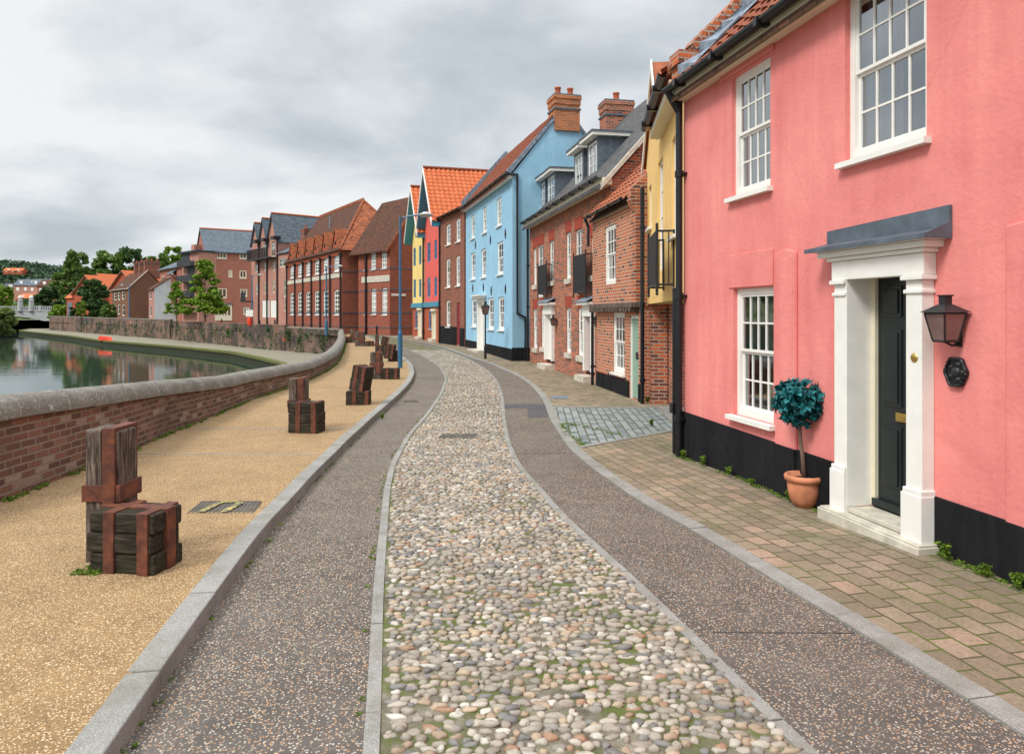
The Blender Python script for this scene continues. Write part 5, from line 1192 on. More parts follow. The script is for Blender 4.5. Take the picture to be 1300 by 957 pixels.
# ---------------------------------------------------------------- WAREHOUSE STYLE FLATS (three slate gables)
def flats():
    F = Fac((-31.4, 85.4), (-24.6, 77.4), 'gabled_flats', 'tall pinkish brick flats with three slate gables and hoist beams', 'building')
    L = F.L; s = lambda x: F.s(x)[0]; edges = [s(320), s(329.5), s(340), s(353)]; feet = 9.9; apx = [12.4, 12.7, 13.0]
    hs = [F.rect(333, 342, 381, 403), F.rect(343.5, 352, 381, 403), F.rect(335.5, 338, 358, 373), F.rect(346, 349, 356, 372), F.rect(325, 328.5, 360, 374), F.rect(360, 364, 355, 377), F.rect(361, 364, 380, 395), F.rect(354.5, 363, 328, 339),
          F.rect(334, 338.5, 307.5, 327), F.rect(344.5, 349, 304, 326), F.rect(335, 338, 334, 344), F.rect(346, 349, 333, 344), F.rect(323.5, 327, 336, 346)]
    mb = MB(); holed(mb, 0, s(353), -.2, feet, [q for q in hs if q[1] < s(353.5)], 0, .12)
    for (a, b, z) in zip(edges, edges[1:], apx): mb.poly([(a, 0, feet), (b, 0, feet), ((a + b) / 2, 0, z)])
    mb.poly([(s(353), 0, -.2), (s(353), 8, -.2), (s(353), 8, feet), (s(353), 0, feet)]); mb.poly([(0, 0, -.2), (0, 8, -.2), (0, 8, feet), (0, 0, feet)])
    holed(mb, s(353), L + .6, -.2, 8.3, [q for q in hs if q[0] > s(353.5)], .003, .12); mb.poly([(s(353), 0, 8.3), (L + .6, 0, 8.3), (L + .6, 6, 8.3), (s(353), 6, 8.3)])
    mb.build('wall', BRK_mod2, F.root)
    for i, q in enumerate(hs):
        if i < 2: m_ = MB().box(q[0], q[1], .05, .1, q[2], q[3]); [m_.box(q[0] + (q[1] - q[0]) * k / 4 - .03, q[0] + (q[1] - q[0]) * k / 4 + .03, .03, .05, q[2], q[3]) for k in range(5)]; m_.build('garage_door', M_white, F.root)
        else: window(F.root, q, 2, 2, .04, fr=.08, bar=.05, mt=M_cream, sash=False, sill=False)
    rf = MB()
    for (a, b, z) in zip(edges, edges[1:], apx): front_roof(rf, a, b, 9, feet, z, over=.12, th=.1, fo=.25)
    rf.prism([(s(353), -.2, 8.35), (L + .6, -.2, 8.35), (L + .6, 2, 9.5), (s(353), 2, 9.5)], (0, 0, .1)); rf.build('roof', SLATE, F.root)
    rd = MB()
    for (a, b, z) in zip(edges, edges[1:], apx): rd.tube([((a + b) / 2, -.2, z + .15), ((a + b) / 2, 9, z + .15)], .1, 6)
    rd.build('ridge_tiles', PANO, F.root)
    for e in edges[1:]: MB().box(e - .5, e + .5, -.7, .1, feet + .1, feet + .45).tube([(e, -.12, 0), (e, -.12, feet)], .09, 6).build('hoist_beam', M_iron, F.root)
    bz = F.z(335, 329); m_ = MB(); m_.box(s(324), s(351), -1.0, 0, bz - .15, bz)
    for k in range(40): x = s(324) + (s(351) - s(324)) * k / 39; m_.box(x - .02, x + .02, -1.0, -.96, bz, bz + 1.05)
    m_.box(s(324), s(351), -1.02, -.94, bz + 1.03, bz + 1.1); m_.build('balcony', M_iron, F.root)
    bz = F.z(320, 382); m_ = MB().box(-.8, .6, -1.0, 0, bz - .15, bz).box(-.8, .6, -1.0, -.95, bz, bz + 1.0); m_.build('balcony', M_iron, F.root)
    t = s(375); chimney(F, L + .2, L + 1.2, 1.5, 2.3, 8.5, F.z(375, 287), 1, BRK_brown)
    return F
flats()
# ---------------------------------------------------------------- BIG RED APARTMENT BLOCK
F = Fac((-45.4, 105.0), (-38.9, 108.9), 'apartment_block', 'four storey red brick apartment block with slate roof and cream windows', 'building')
L = F.L; EV = 11.0; D = 10; RI = 14.7
hs = [F.rect(*r) for r in ((271, 288, 319.5, 328.5), (304, 313.5, 320, 329), (290, 295, 343, 352), (304, 313, 343.5, 353.5), (277, 288, 366, 378.5), (305, 314, 367, 376.5), (309, 317, 390, 399.5))]; bay_ = F.rect(267.5, 294.5, 387, 407)
mb = MB(); shell(mb, L, D, -.2, EV, RI, hs + [bay_], 'side'); mb.build('wall', BRK_mod, F.root)
for i, q in enumerate(hs): window(F.root, q, 4 if i == 0 else 2, 1, .03, fr=.16, bar=.12, mt=M_cream, sash=False, sill=True, silld=.05)
window(F.root, bay_, 6, 1, -.04, fr=.25, bar=.2, mt=M_cream, sash=False, sill=False); MB().box(bay_[0], bay_[1], -.06, .0, bay_[2], bay_[2] + .8).build('bay_panel', M_cream, F.root); MB().box(bay_[0] - .1, bay_[1] + .1, -.12, .0, bay_[3] + .02, bay_[3] + .22).build('bay_lintel', M_lead, F.root)
rf = MB(); side_roof(rf, -.2, L + .2, D, EV, RI, over=.3, th=.12); rf.build('roof', SLATE, F.root); MB().tube([(-.2, D / 2, RI + .2), (L + .2, D / 2, RI + .2)], .12, 6).build('ridge_tiles', PANO, F.root); MB().box(0, L, -.25, 0, EV - .25, EV - .02).build('fascia', M_iron, F.root)
# bay-fronted dark block
F = Fac((-58.6, 118), (-50.5, 108.3), 'bay_fronted_flats', 'three storey red brick flats with slate bays left of the apartment block', 'building')
L = F.L; EV = 9.0; D = 9; RI = 11.2
hs = [F.rect(*r) for r in ((205, 208, 350, 357), (216.5, 220, 346, 356), (205, 208.5, 370, 378), (205.5, 209, 390, 404), (217, 221, 368, 380), (226, 229, 366, 380))]
mb = MB(); shell(mb, L, D, -.2, EV, RI, hs, 'side'); mb.build('wall', BRK_mod, F.root)
for q in hs: window(F.root, q, 2, 1, .03, fr=.12, bar=.1, mt=M_cream, sash=False, sill=False)
rf = MB(); side_roof(rf, -.2, L + .1, D, EV, RI, over=.4, th=.15); rf.build('roof', SLATE, F.root)
s = F.s(221)[0]; MB().box(s - 1.0, s + 1.4, -.8, 0, 3.2, 7.8).build('bay', BRK_mod2, F.root); MB().prism([(s - 1.2, -1.0, 7.8), (s + 1.6, -1.0, 7.8), (s + 1.6, .1, 8.6), (s - 1.2, .1, 8.6)], (0, 0, .1)).build('bay_roof', SLATE, F.root)
MB().box(-2.2, .2, -1.2, -.1, 3.0, 3.12).tube([(-2.2, -1.2, 4.1), (.2, -1.2, 4.1)], .04, 5).box(-2.2, -2.15, -1.2, -.1, 3.1, 4.1).build('balcony', M_iron, F.root)
F = Fac((-50.4, 108.2), (-45.9, 103.9), 'dark_clad_tower', 'narrow dark clad stair tower against the apartment block', 'building')
L = F.L; mb = MB(); mb.box(0, L, 0, 6, -.2, 10.8, 0); mb.box(L * .35, L * .75, -.06, 0, 4, 9.6, 1); mb.build('wall', [BRK_mod2, M_clad], F.root, loc=None)
mb = MB().box(-.4, L + .2, -.5, 6, 10.8, 11.05); mb.box(0, L * .45, -.1, 4, 9.6, 10.8); mb.build('flat_roof', M_clad, F.root)
for k in range(4): MB().box(L * .1, L * .9, -1.0, 0, 1.8 + 2.3 * k, 1.9 + 2.3 * k).box(L * .1, L * .9, -1.0, -.97, 1.9 + 2.3 * k, 2.8 + 2.3 * k).build('balcony', M_iron, F.root)
MB().box(1, 2.2, 1, 2, 11.05, 12.2).build('chimney', BRK_mod2, F.root)
# white and brick small house
F = Fac((-57.9, 113), (-54.8, 108.6), 'white_end_cottage', 'small brick cottage with a white painted end wall', 'house')
L = F.L; mb = MB(); q = [F.rect(190, 192.5, 370, 380), F.rect(190, 192.5, 388, 402)]; shell(mb, L, 5, -.2, 5.6, 7.4, q, 'side', right=False); mb.build('wall', BRK_mod2, F.root)
MB().poly([(L, 0, -.2), (L, 5, -.2), (L, 5, 5.6), (L, 2.5, 7.4), (L, 0, 5.6)]).build('end_wall', M_pale, F.root)
for r_ in q: window(F.root, r_, 2, 2, .03, fr=.1, mt=M_white, sash=False, sill=False)
rf = MB(); side_roof(rf, -.1, L + .1, 5, 5.6, 7.4, over=.3, th=.12); rf.build('roof', TILEB, F.root)
# old brick terrace with big chimneys
F = Fac((-73.7, 130.5), (-64.9, 120), 'brick_terrace', 'brown brick terrace with plain gable end and clustered chimneys', 'house')
L = F.L; D = 5.9; EV = 6.0; RI = 9.0; hs = [F.rect(*r) for r in ((145, 147.5, 372, 381), (150, 152, 371, 381), (155, 157.5, 370, 380), (145.5, 147.5, 388, 400), (150, 152, 387, 399), (155.5, 158, 387, 401))]
mb = MB(); shell(mb, L, D, -.2, EV, RI, hs, 'side'); mb.build('wall', BRK_brn2, F.root)
for q in hs: window(F.root, q, 1, 2, .03, fr=.14, bar=.1, mt=M_white, sash=False, sill=False)
rf = MB(); side_roof(rf, -.1, L + .1, D, EV, RI, over=.25, th=.12); rf.build('roof', TILEB, F.root)
MB().prism([(L + .1, -.3, EV - .2), (L + .1, D / 2, RI + .1), (L + .1, D / 2, RI + .3), (L + .1, -.3, EV)], (.1, 0, 0)).build('verge_board', M_cream, F.root); gutter(F, 0, L, EV - .02, -.3, .1, mt=M_white)
for c_ in (L - .7, L - 4.3, L - 8.0): chimney(F, c_ - .45, c_ + .45, D / 2 - .4, D / 2 + 2.0, RI - 1.2, RI + 1.9, 3, BRK_brown)
# orange roofed gables
for (xp, Y_, za, ze, hw_, lab) in ((109.4, 160, 10.3, 6.2, 4.1, 'orange roofed brick house at the left with a low side roof'), (124.6, 172, 11.3, 7.4, 3.8, 'orange roofed brick house, the middle one of the three gables'), (155.8, 150, 10.75, 6.6, 3.9, 'orange roofed brick house nearest the brown terrace')):
    xc = (xp - CX) / F0 * Y_; P0 = (xc - hw_ * .94, Y_ + hw_ * .34); P1 = (xc + hw_ * .94, Y_ - hw_ * .34)
    F = Fac(P0, P1, 'orange_roofed_house', lab, 'house', 'orange roofed gable houses'); L = F.L; mb = MB(); q = [(L * .42, L * .58, 3.2, 4.6)] if xp < 110 else []
    shell(mb, L, 9, -.2, ze, za, q, 'front'); mb.build('wall', BRK_or, F.root)
    for r_ in q: window(F.root, r_, 2, 1, .03, fr=.1, sash=False, sill=False)
    rf = MB(); front_roof(rf, 0, L, 9, ze, za, over=.4, th=.16, fo=.4); rf.build('roof', PANO, F.root)
    m_ = MB(); sa = (za - ze) / (L / 2); T = za + .12
    for sg in (-1, 1): X = L / 2 + sg * (L / 2 + .4); m_.prism([(L / 2, -.44, T), (X, -.44, T - (L / 2 + .4) * sa), (X, -.44, T - .3 - (L / 2 + .4) * sa), (L / 2, -.44, T - .3)], (0, .04, 0))
    m_.build('bargeboard', M_trunk, F.root)
    if xp < 110:
        MB().prism([(-2.2, -.3, 5.2), (.2, -.3, 5.2), (.2, 3, 7.6), (-2.2, 3, 7.6)], (0, 0, .15)).build('low_roof', PANO, F.root); MB().box(-2, 0, 0, 4, -.2, 5.2).build('low_wing_wall', BRK_or, F.root)
        window(F.root, (-1.6, -.2, .8, 4.2), 2, 3, -.08, fr=.1, mt=M_teal, sash=False, sill=False)
# ---------------------------------------------------------------- BRIDGE
br = empty('stone_bridge', (-145, 205, 0)); tag(br, 'pale stone arched road bridge with balustrade crossing the river', 'bridge')
M_brs = stucco('bridge_stone', (.42, .43, .43), .3, (.2, .2, .2))
mb = MB(); n = 14; x0, x1 = -28, 18
for y_ in (0, 7):
    pts = [(x0, y_, -2.6), (-17, y_, -2.6)] + [(-17 + 30 * k / n, y_, -1.8 + 2.9 * math.sin(math.pi * k / n) ** .7) for k in range(n + 1)] + [(13, y_, -2.6), (x1, y_, -2.6), (x1, y_, 2.4), (x0, y_, 2.4)]
    mb.prism(pts, (0, .5, 0))
mb.box(x0, x1, .5, 7, 1.9, 2.4); mb.build('arch', M_brs, br)
mb = MB(); mb.box(x0, x1, -.1, .35, 2.4, 2.75); mb.box(x0, x1, -.1, .35, 3.6, 3.85); x = x0
while x < x1: mb.box(x, x + .28, 0, .25, 2.75, 3.6); x += .62
x = x0
while x < x1: mb.box(x, x + .8, -.15, .4, 2.4, 4.0); x += 6
mb.build('balustrade', M_brs, br)
lp = empty('bridge_lamp', (-142.2, 205, 0)); tag(lp, 'white globe lamp on a stone column on the bridge, the left of two', 'lamp', 'globe lamps on the bridge')
MB().lathe([(0, 2.4), (.7, 2.4), (.6, 5.5), (.75, 5.6), (.3, 5.9), (0, 5.9)], 12).build('column', M_brs, lp); MB().lathe([(0, 5.9), (.45, 6.1), (.5, 6.5), (.35, 6.9), (0, 7)], 12).build('globe', M_white, lp)
dup(lp, (-139.0, 205, 0), label='white globe lamp on a stone column on the bridge, the right of two')
tag(MB().box(-1.2, 1.2, -.4, .4, 0, .8).prism([(-1.2, -.4, .8), (1.2, -.4, .8), (.8, -.4, 1.6), (-.8, -.4, 1.6)], (0, .8, 0)).build('river_buoy', M_yellow, None, loc=(-128, 186, -2.3)), 'small yellow marker float on the water under the bridge', 'buoy')
lb = G(134, 436); tag(MB().prism([(-1.6, 0, 0), (1.6, 0, 0), (1.2, 0, .45), (-1.3, 0, .5)], (0, .5, 0)).build('upturned_float', M_orange, None, loc=(-50.2, 87.0, -1.55), rot=(0, 0, R(-40))), 'small orange float lying on the edge of the quay ledge', 'float')
# ---------------------------------------------------------------- HILL AND FAR HOUSES
mb = MB(); NX, NY = 60, 14
def hz(u, v): return 66 * math.exp(-((u - .25) / .33) ** 2) * math.sin(min(1, v * 1.1) * math.pi / 2) + 4 * math.sin(u * 23) * v
for j in range(NY + 1):
    for i in range(NX + 1): u, v = i / NX, j / NY; mb.v.append((-1100 + 1300 * u, 560 + 420 * v, -3 + hz(u, v)))
for j in range(NY):
    for i in range(NX): a = j * (NX + 1) + i; mb.f.append((a, a + 1, a + NX + 2, a + NX + 1)); mb.m.append(0)
tag(mb.build('hill', EARTH, None, recalc=False), None, None, None, 'structure')
rg = random.Random(8); cs = []; sp = []
for _ in range(1500):
    u, v = rg.uniform(.05, .62), rg.uniform(.15, 1) ; x, y_ = -1100 + 1300 * u, 560 + 420 * v
    cs.append((x, y_, -3 + hz(u, v) + 4)); sp.append(rg.uniform(6, 11))
o = leaves(cs, 2.3, 42, sp, LF_hill, 'wooded_hillside', None, .8, seed=2); tag(o, 'dark green woods covering the far hillside', 'woods', None, 'stuff')
def farhouse(x, y, z, W, D, H, rh, label, wm, rm, n=3):
    rt = empty('hillside_house', (x, y, z), R(rg.uniform(-12, 12))); tag(rt, label, 'house', 'far houses below the hill'); m_ = MB()
    shell(m_, W, D, -2, H, H + rh, [], 'side'); m_.build('wall', wm, rt); m_ = MB(); side_roof(m_, -.3, W + .3, D, H, H + rh, over=.4, th=.3); m_.build('roof', rm, rt)
    for k in range(n): MB().box(W * (k + .3) / n, W * (k + .65) / n, -.06, 0, H * .5, H * .8).build('window', M_white, rt)
    for k in range(2): MB().box(W * (k + .4) / 2, W * (k + .65) / 2, .9, 1.2, H + rh * .3, H + rh * .75).build('roof_window', M_white, rt)
TG = SLATE
for (xp, yb, Y_, W_, H_, rh, lab, wm, rm) in ((2, 378, 420, 17, 5.5, 3.0, 'far brick terrace with grey roof at the left picture edge', BRK_mod2, TILEG), (18, 376, 420, 13, 6.5, 3.4, 'far grey roofed house between the two far terraces', BRK_mod2, SLATE), (37, 376, 400, 13, 6, 3.5, 'far slate roofed house standing right of the left bridge lamp', BRK_mod2, SLATE), (47, 377, 360, 12, 5.5, 3.2, 'far tan roofed house standing right of the right bridge lamp', BRK_mod, TILEB), (22, 387, 330, 8, 3.0, 2.0, 'low orange roofed house just behind the bridge', BRK_or, PANO), (4, 346.5, 800, 21, 2.5, 3, 'long orange roofed building on top of the wooded hill', BRK_or, PANO)):
    farhouse((xp - CX) / F0 * Y_, Y_, EYE + (HY - yb) / F0 * Y_, W_, 9, H_, rh, lab, wm, rm)
for i in range(14): pass
# ---------------------------------------------------------------- TREES
def px_tree(xp, ytop, wpx, Y, name, label, mt, z0=0.0, **k):
    x = (xp - CX) / F0 * Y; H = EYE + (HY - ytop) / F0 * Y - z0; W = wpx / F0 * Y
    return tree(name, label, x, Y, z0, H, W, mt, **k)
px_tree(224, 356, 27, 90, 'young_tree', 'small bright green tree behind the quay wall, left of the taller one', LF_bright, style='cone', leaf=.20, nc=60, npc=60, trunk=.28, seed=3, group=None, tr=.09)
px_tree(260, 327, 54, 83, 'young_tree', 'tiered bright green tree in front of the apartment block', LF_bright, style='cone', leaf=.22, nc=110, npc=70, trunk=.22, seed=4, tr=.13)
px_tree(118, 354, 36, 140, 'bushy_tree', 'round dark green tree in front of the orange gables', LF_dark, style='round', leaf=.35, nc=80, npc=100, trunk=.05, seed=5)
px_tree(97, 322, 36, 225, 'tall_tree', 'tall light green tree rising left behind the orange gables', LF_mid, style='tall', leaf=.6, nc=90, npc=80, seed=6)
px_tree(140, 318, 52, 240, 'spreading_tree', 'broad green tree behind the middle orange gable', LF_mid, leaf=.65, nc=110, npc=80, seed=7)
px_tree(165, 311, 42, 245, 'spreading_tree', 'broad open topped tree behind the brown terrace chimneys', LF_dark, leaf=.6, nc=90, npc=60, seed=8)
px_tree(200, 318, 34, 210, 'spreading_tree', 'green tree right of the clustered chimneys', LF_mid, leaf=.55, nc=80, npc=80, seed=9)
px_tree(219, 311, 34, 215, 'spreading_tree', 'bright green tree behind the bay fronted flats', LF_bright, leaf=.55, nc=80, npc=70, seed=10)
px_tree(78, 345, 30, 255, 'bushy_tree', 'mid green tree left of the tall light green tree', LF_mid, leaf=.6, nc=70, npc=80, seed=11, trunk=.1)
px_tree(64, 363, 34, 235, 'bushy_tree', 'dark tree directly behind the right end of the bridge', LF_dark, leaf=.55, nc=70, npc=80, seed=12, trunk=.05)
px_tree(4, 362, 26, 270, 'willow_tree', 'pale green willow behind the left end of the bridge', LF_bright, leaf=.6, nc=70, npc=80, seed=13, trunk=.05)
px_tree(38, 380, 30, 290, 'bushy_tree', 'small dark tree between the two bridge lamps', LF_dark, leaf=.55, nc=50, npc=60, seed=14, trunk=.05)
px_tree(2, 391, 34, 118, 'riverside_bush', 'pale green bush overhanging the water at the left edge', LF_pale, z0=-2.0, leaf=.28, nc=80, npc=90, seed=15, trunk=.03)
px_tree(78, 388, 32, 165, 'riverside_bush', 'rounded light green bush above the far end of the quay wall', LF_bright, leaf=.3, nc=60, npc=90, seed=16, trunk=.05)
px_tree(103, 381, 12, 135, 'riverside_bush', 'narrow lime green bush in front of the round dark tree', LF_bright, leaf=.22, nc=30, npc=80, seed=17, trunk=.05)
px_tree(139, 386, 26, 128, 'riverside_bush', 'low green bush behind the wall beside the brown terrace', LF_mid, leaf=.25, nc=50, npc=80, seed=18, trunk=.05)
px_tree(94, 389, 12, 140, 'riverside_bush', 'small dark bush between the light bush and the round tree', LF_dark, leaf=.25, nc=30, npc=80, seed=19, trunk=.05)
rg2 = random.Random(33); cs = []; sp = []
for _ in range(150): cs.append((rg2.uniform(-260, -60), rg2.uniform(262, 330), rg2.uniform(0, 4))); sp.append(rg2.uniform(2.5, 5))
tag(leaves(cs, .9, 60, sp, LF_mid, 'distant_hedgerow', None, .8, seed=5), 'belt of mixed green bushes behind the bridge', 'hedge', None, 'stuff')
# ---------------------------------------------------------------- STREET LAMPS
def lamp(loc, H, arm, dirv, label, r=.046):
    rt = empty('street_lamp', loc); tag(rt, label, 'street lamp', 'blue street lamps')
    m_ = MB(); m_.tube([(0, 0, 0), (0, 0, 1.15)], r * 1.7, 12); m_.tube([(0, 0, 1.15), (0, 0, 1.25)], [r * 1.7, r], 12); m_.tube([(0, 0, 1.2), (0, 0, H * .8), (0, 0, H)], [r, r * .85, r * .7], 12); m_.build('post', M_lampblue, rt, smooth=False)
    dx, dy = dirv; MB().tube([(0, 0, H - .25), (dx * .1, dy * .1, H - .04), (dx * .3, dy * .3, H), (dx * arm, dy * arm, H + .05)], .028, 8).build('arm', M_lampblue, rt)
    m_ = MB(); m_.lathe([(0, .10), (.07, .10), (.14, .055), (.245, .015), (.25, 0), (.235, -.02), (.17, -.055), (0, -.075)], 20); m_.build('lamp_head', M_lampgrey, rt, smooth=True, loc=(dx * (arm + .15), dy * (arm + .15), H + .03), rot=None)
    return rt
x, y = G(508, 467, .1); lamp((x, y, h(y) + .1), F0 and (EYE + (HY - 275) / F0 * y) - h(y) - .1, .72, (.985, -.17), 'tall blue street lamp near the middle of the buff path')
lamp((-14.9, 56.9, 0), 5.5, 1.0, (.985, -.17), 'blue street lamp in front of the long school hall', .07)
lamp((-25.6, 69.8, 0), 5.5, .7, (.985, -.17), 'blue street lamp with a lifebuoy case by the gabled flats', .07)
lamp((-60.5, 112, 0), 6.2, .9, (-.9, -.3), 'blue street lamp in front of the brown terrace gable', .09)
lb = empty('lifebuoy_case', (-25.75, 69.6, .5)); tag(lb, 'orange and white lifebuoy case fixed to the lamp post by the flats', 'lifebuoy')
MB().lathe([(0, 0), (.2, .1), (.24, .5), (.2, .85), (0, .9)], 12).build('float', M_orange, lb); MB().box(-.35, .35, -.1, .1, .95, 1.6).build('sign_board', M_white, lb)
x, y = G(478.3, 427.5); y = 48; x = (478.3 - CX) / F0 * y
def bollard(x, y, lab, hh=.95):
    o = MB().lathe([(0, 0), (.10, 0), (.10, .1), (.075, .14), (.07, hh * .8), (.09, hh * .82), (.09, hh * .86), (.07, hh * .9), (.06, hh), (0, hh + .03)], 12).build('bollard', M_iron, None, smooth=True, loc=(x, y, h(y) + .02)); tag(o, lab, 'bollard')
bollard(x, y, 'black bollard at the far end of the buff path')
for i, (xp, Y_, lab) in enumerate(((281.5, 86, 'short black bollard behind the wall below the apartment block'), (329.8, 74, 'short black bollard at the foot of the gabled flats, left one'), (349.0, 72, 'short black bollard at the foot of the gabled flats, right one'))):
    bollard((xp - CX) / F0 * Y_, Y_, lab, 1.1)
# ---------------------------------------------------------------- BOUND TIMBER SCULPTURES
def baulks(mb, w_, d_, h_, rows, org=(0, 0, 0), rgn=random):
    x, y, z = org; zz = z
    for k in range(rows):
        hh = h_ / rows; j = rgn.uniform(-.004, .004); e = rgn.uniform(-.012, .012)
        mb.box(x - w_ / 2 + e, x + w_ / 2 + e, y - d_ / 2 + j, y + d_ / 2 + j, zz, zz + hh - .004); zz += hh
def strapbox(mb, w_, d_, z0, z1, bw, pos, axis='x', t=.012):
    """steel strap looping over a block: up the front, over the top, down the back"""
    if axis == 'x': mb.box(pos - bw / 2, pos + bw / 2, -d_ / 2 - .012, d_ / 2 + .012, z0, z1 + .006) 
    else: mb.box(-w_ / 2 - .02, w_ / 2 + .02, pos - bw / 2, pos + bw / 2, z0, z1 + .012)
def sculpture(loc, rz, label, post=None, blocks=(), seed=1):
    rg_ = random.Random(seed); rt = empty('timber_sculpture', loc, rz); tag(rt, label, 'sculpture', 'bound timber baulks along the buff path')
    if post:
        px, py, w_, d_, H = post; m_ = MB(); n = 2
        for k in range(n): m_.box(px - w_ / 2 + w_ * k / n + .004, px - w_ / 2 + w_ * (k + 1) / n - .004, py - d_ / 2, py + d_ / 2 - .02 * k, -.05, H - .012 * k)
        m_.build('upright_baulk', M_wood, rt, bevel=.016)
        s_ = MB(); t = .012; zc = H * .52
        s_.box(px - w_ / 2 - t, px + w_ / 2 + t, py - d_ / 2 - t, py + d_ / 2 + t, zc - .055, zc + .055)
        s_.box(px + .01, px + .01 + w_ * .36, py - d_ / 2 - t - .008, py + d_ / 2 + t + .008, 0.15, H + .012); s_.build('steel_strap', M_rust, rt, bevel=.003)
    for (bx, by, bz, w_, d_, h_, rows, tilt, brz, cross) in blocks:
        m_ = MB(); baulks(m_, w_, d_, h_, rows, rgn=rg_); o = m_.build('timber_block', M_woodh, rt, bevel=.013, loc=(bx, by, bz), rot=(0, tilt, brz))
        s_ = MB(); strapbox(s_, w_, d_, 0.0, h_, .075, -w_ * .16); strapbox(s_, w_, d_, 0.0, h_, .075, w_ * .36)
        if cross: strapbox(s_, w_, d_, h_ * .02, h_ * .99, .085, 0.02, 'y', .012)
        s_.build('steel_strap', M_rust, o, bevel=.003)
x, y = G(165, 716, .1); g = h(y) + .1
sculpture((x, y, g), 0, 'nearest timber sculpture, tall grey upright with a strapped low block', (-.205, .16, .235, .25, .88), [(.055, -.035, 0, .46, .29, .385, 3, 0, R(-10), True)], 2)
x, y = G(388, 548, .1); g = h(y) + .1
sculpture((x, y, g), 0, 'second timber sculpture, upright baulk behind a squarish block of three planks', (-.16, .20, .27, .22, .80), [(.02, -.0, 0, .47, .30, .46, 3, 0, R(-8), False)], 3)
x, y = G(456, 513, .1); g = h(y) + .1
sculpture((x, y, g), 0, 'timber sculpture with a strapped block leaning on top of another', None, [(0, 0, 0, .46, .32, .27, 2, 0, R(4), False), (.0, .05, .27, .32, .30, .50, 2, R(10), R(-20), False)], 4)
x, y = G(488, 481, .1); g = h(y) + .1
sculpture((x, y, g), 0, 'timber sculpture beside the blue lamp, wide dark upright and low block', (-.22, .05, .32, .26, .74), [(.17, 0, 0, .46, .28, .30, 2, 0, 0, False)], 5)
x, y = G(497, 458.5, .1); g = h(y) + .1
sculpture((x, y, g), 0, 'timber sculpture with crossed straps on a tipped block behind the blue lamp', None, [(.10, .05, 0, .42, .34, .40, 2, 0, R(8), True), (-.08, -.1, .10, .34, .30, .55, 2, R(9), R(-6), True)], 6)
x, y = G(484, 451, .1); g = h(y) + .1
sculpture((x, y, g), 0, 'timber sculpture with a thin tall upright beyond the crossed-strap one', (-.20, .1, .15, .15, .85), [(.10, 0, 0, .42, .34, .42, 2, 0, R(-14), False), (.12, .02, .42, .30, .26, .36, 1, R(12), R(10), False)], 7)
x, y = G(459, 439.5, .1); g = h(y) + .1
sculpture((x, y, g), 0, 'far timber sculpture with a broad upright and a low block to its right', (-.1, .1, .46, .34, .72), [(.40, 0, 0, .40, .30, .26, 1, 0, 0, False)], 8)
x, y = G(447, 435, .1); g = h(y) + .1
sculpture((x, y, g), 0, 'farthest timber sculpture close to the end of the river wall', (.08, 0, .32, .30, .75), [(-.22, -.1, 0, .32, .3, .34, 1, 0, 0, False)], 9)
# ---------------------------------------------------------------- COVERS, DRAINS, JOINTS, WEEDS
def cover(pts, dz, name, label, mt, bars=None):
    P = [G(*p, dz) for p in pts]; c = (sum(p[0] for p in P) / 4, sum(p[1] for p in P) / 4); rt = empty(name, (c[0], c[1], h(c[1]) + dz)); tag(rt, label, 'drain cover')
    q = [(p[0] - c[0], p[1] - c[1]) for p in P]; m_ = MB(); m_.prism([(a, b, .006) for a, b in q], (0, 0, -.03)); A_pl = m_
    A, B, C, D_ = [Vector((a, b, .006)) for a, b in q]; s_ = A_pl; nn_ = bars or 12
    for i in range(nn_):
        for j in range(6):
            u, v = (i + .2) / nn_, (j + .25) / 6; u2, v2 = (i + .75) / nn_, (j + .75) / 6
            f = lambda u, v: (A * (1 - u) + B * u) * (1 - v) + (D_ * (1 - u) + C * u) * v
            s_.prism([f(u, v), f(u2, v), f(u2, v2), f(u, v2)], (0, 0, .005))
    s_.build('plate', mt, rt); return rt, f
M_cover = paint('cast_iron_cover', (.11, .095, .075), .6, .4)
rt, f = cover([(235, 652), (322, 652), (332, 637.5), (256, 637.5)], .1, 'utility_cover', 'rectangular cast iron cover with yellow paint marks in the buff path', M_cover, 16)
worn = paint('worn_yellow_paint', (.50, .42, .12), .7, .4); soil_on(worn, 30, 1.0, (.11, .095, .075), .46, .52)
y_ = MB()
for k in range(2): a = f(.16 + k * .34, .08); b = f(.30 + k * .34, .80); y_.prism([a + Vector((0, 0, .0115)), a + Vector((.06, 0, .0115)), b + Vector((.06, 0, .0115)), b + Vector((0, 0, .0115))], (0, 0, .001))
a, b = f(.35, .8), f(.62, .8); y_.prism([a + Vector((0, 0, .0118)), b + Vector((0, 0, .0118)), b + Vector((0, .03, .0118)), a + Vector((0, .03, .0118))], (0, 0, .001))
y_.build('yellow_paint_marks', worn, rt)
cover([(556, 556), (602, 556), (606, 551), (562, 551)], .014, 'utility_cover', 'grey cover set among the cobbles', M_cover)
cover([(512, 510.5), (532, 510), (528, 508), (514, 508.5)], .003, 'gully_grating', 'narrow drain grating beside the left kerb', M_cover)
cover([(700, 506), (722, 506), (720, 503), (699, 503)], .008, 'utility_cover', 'pale square cover in the block pavement near the cottage', M_leadl)
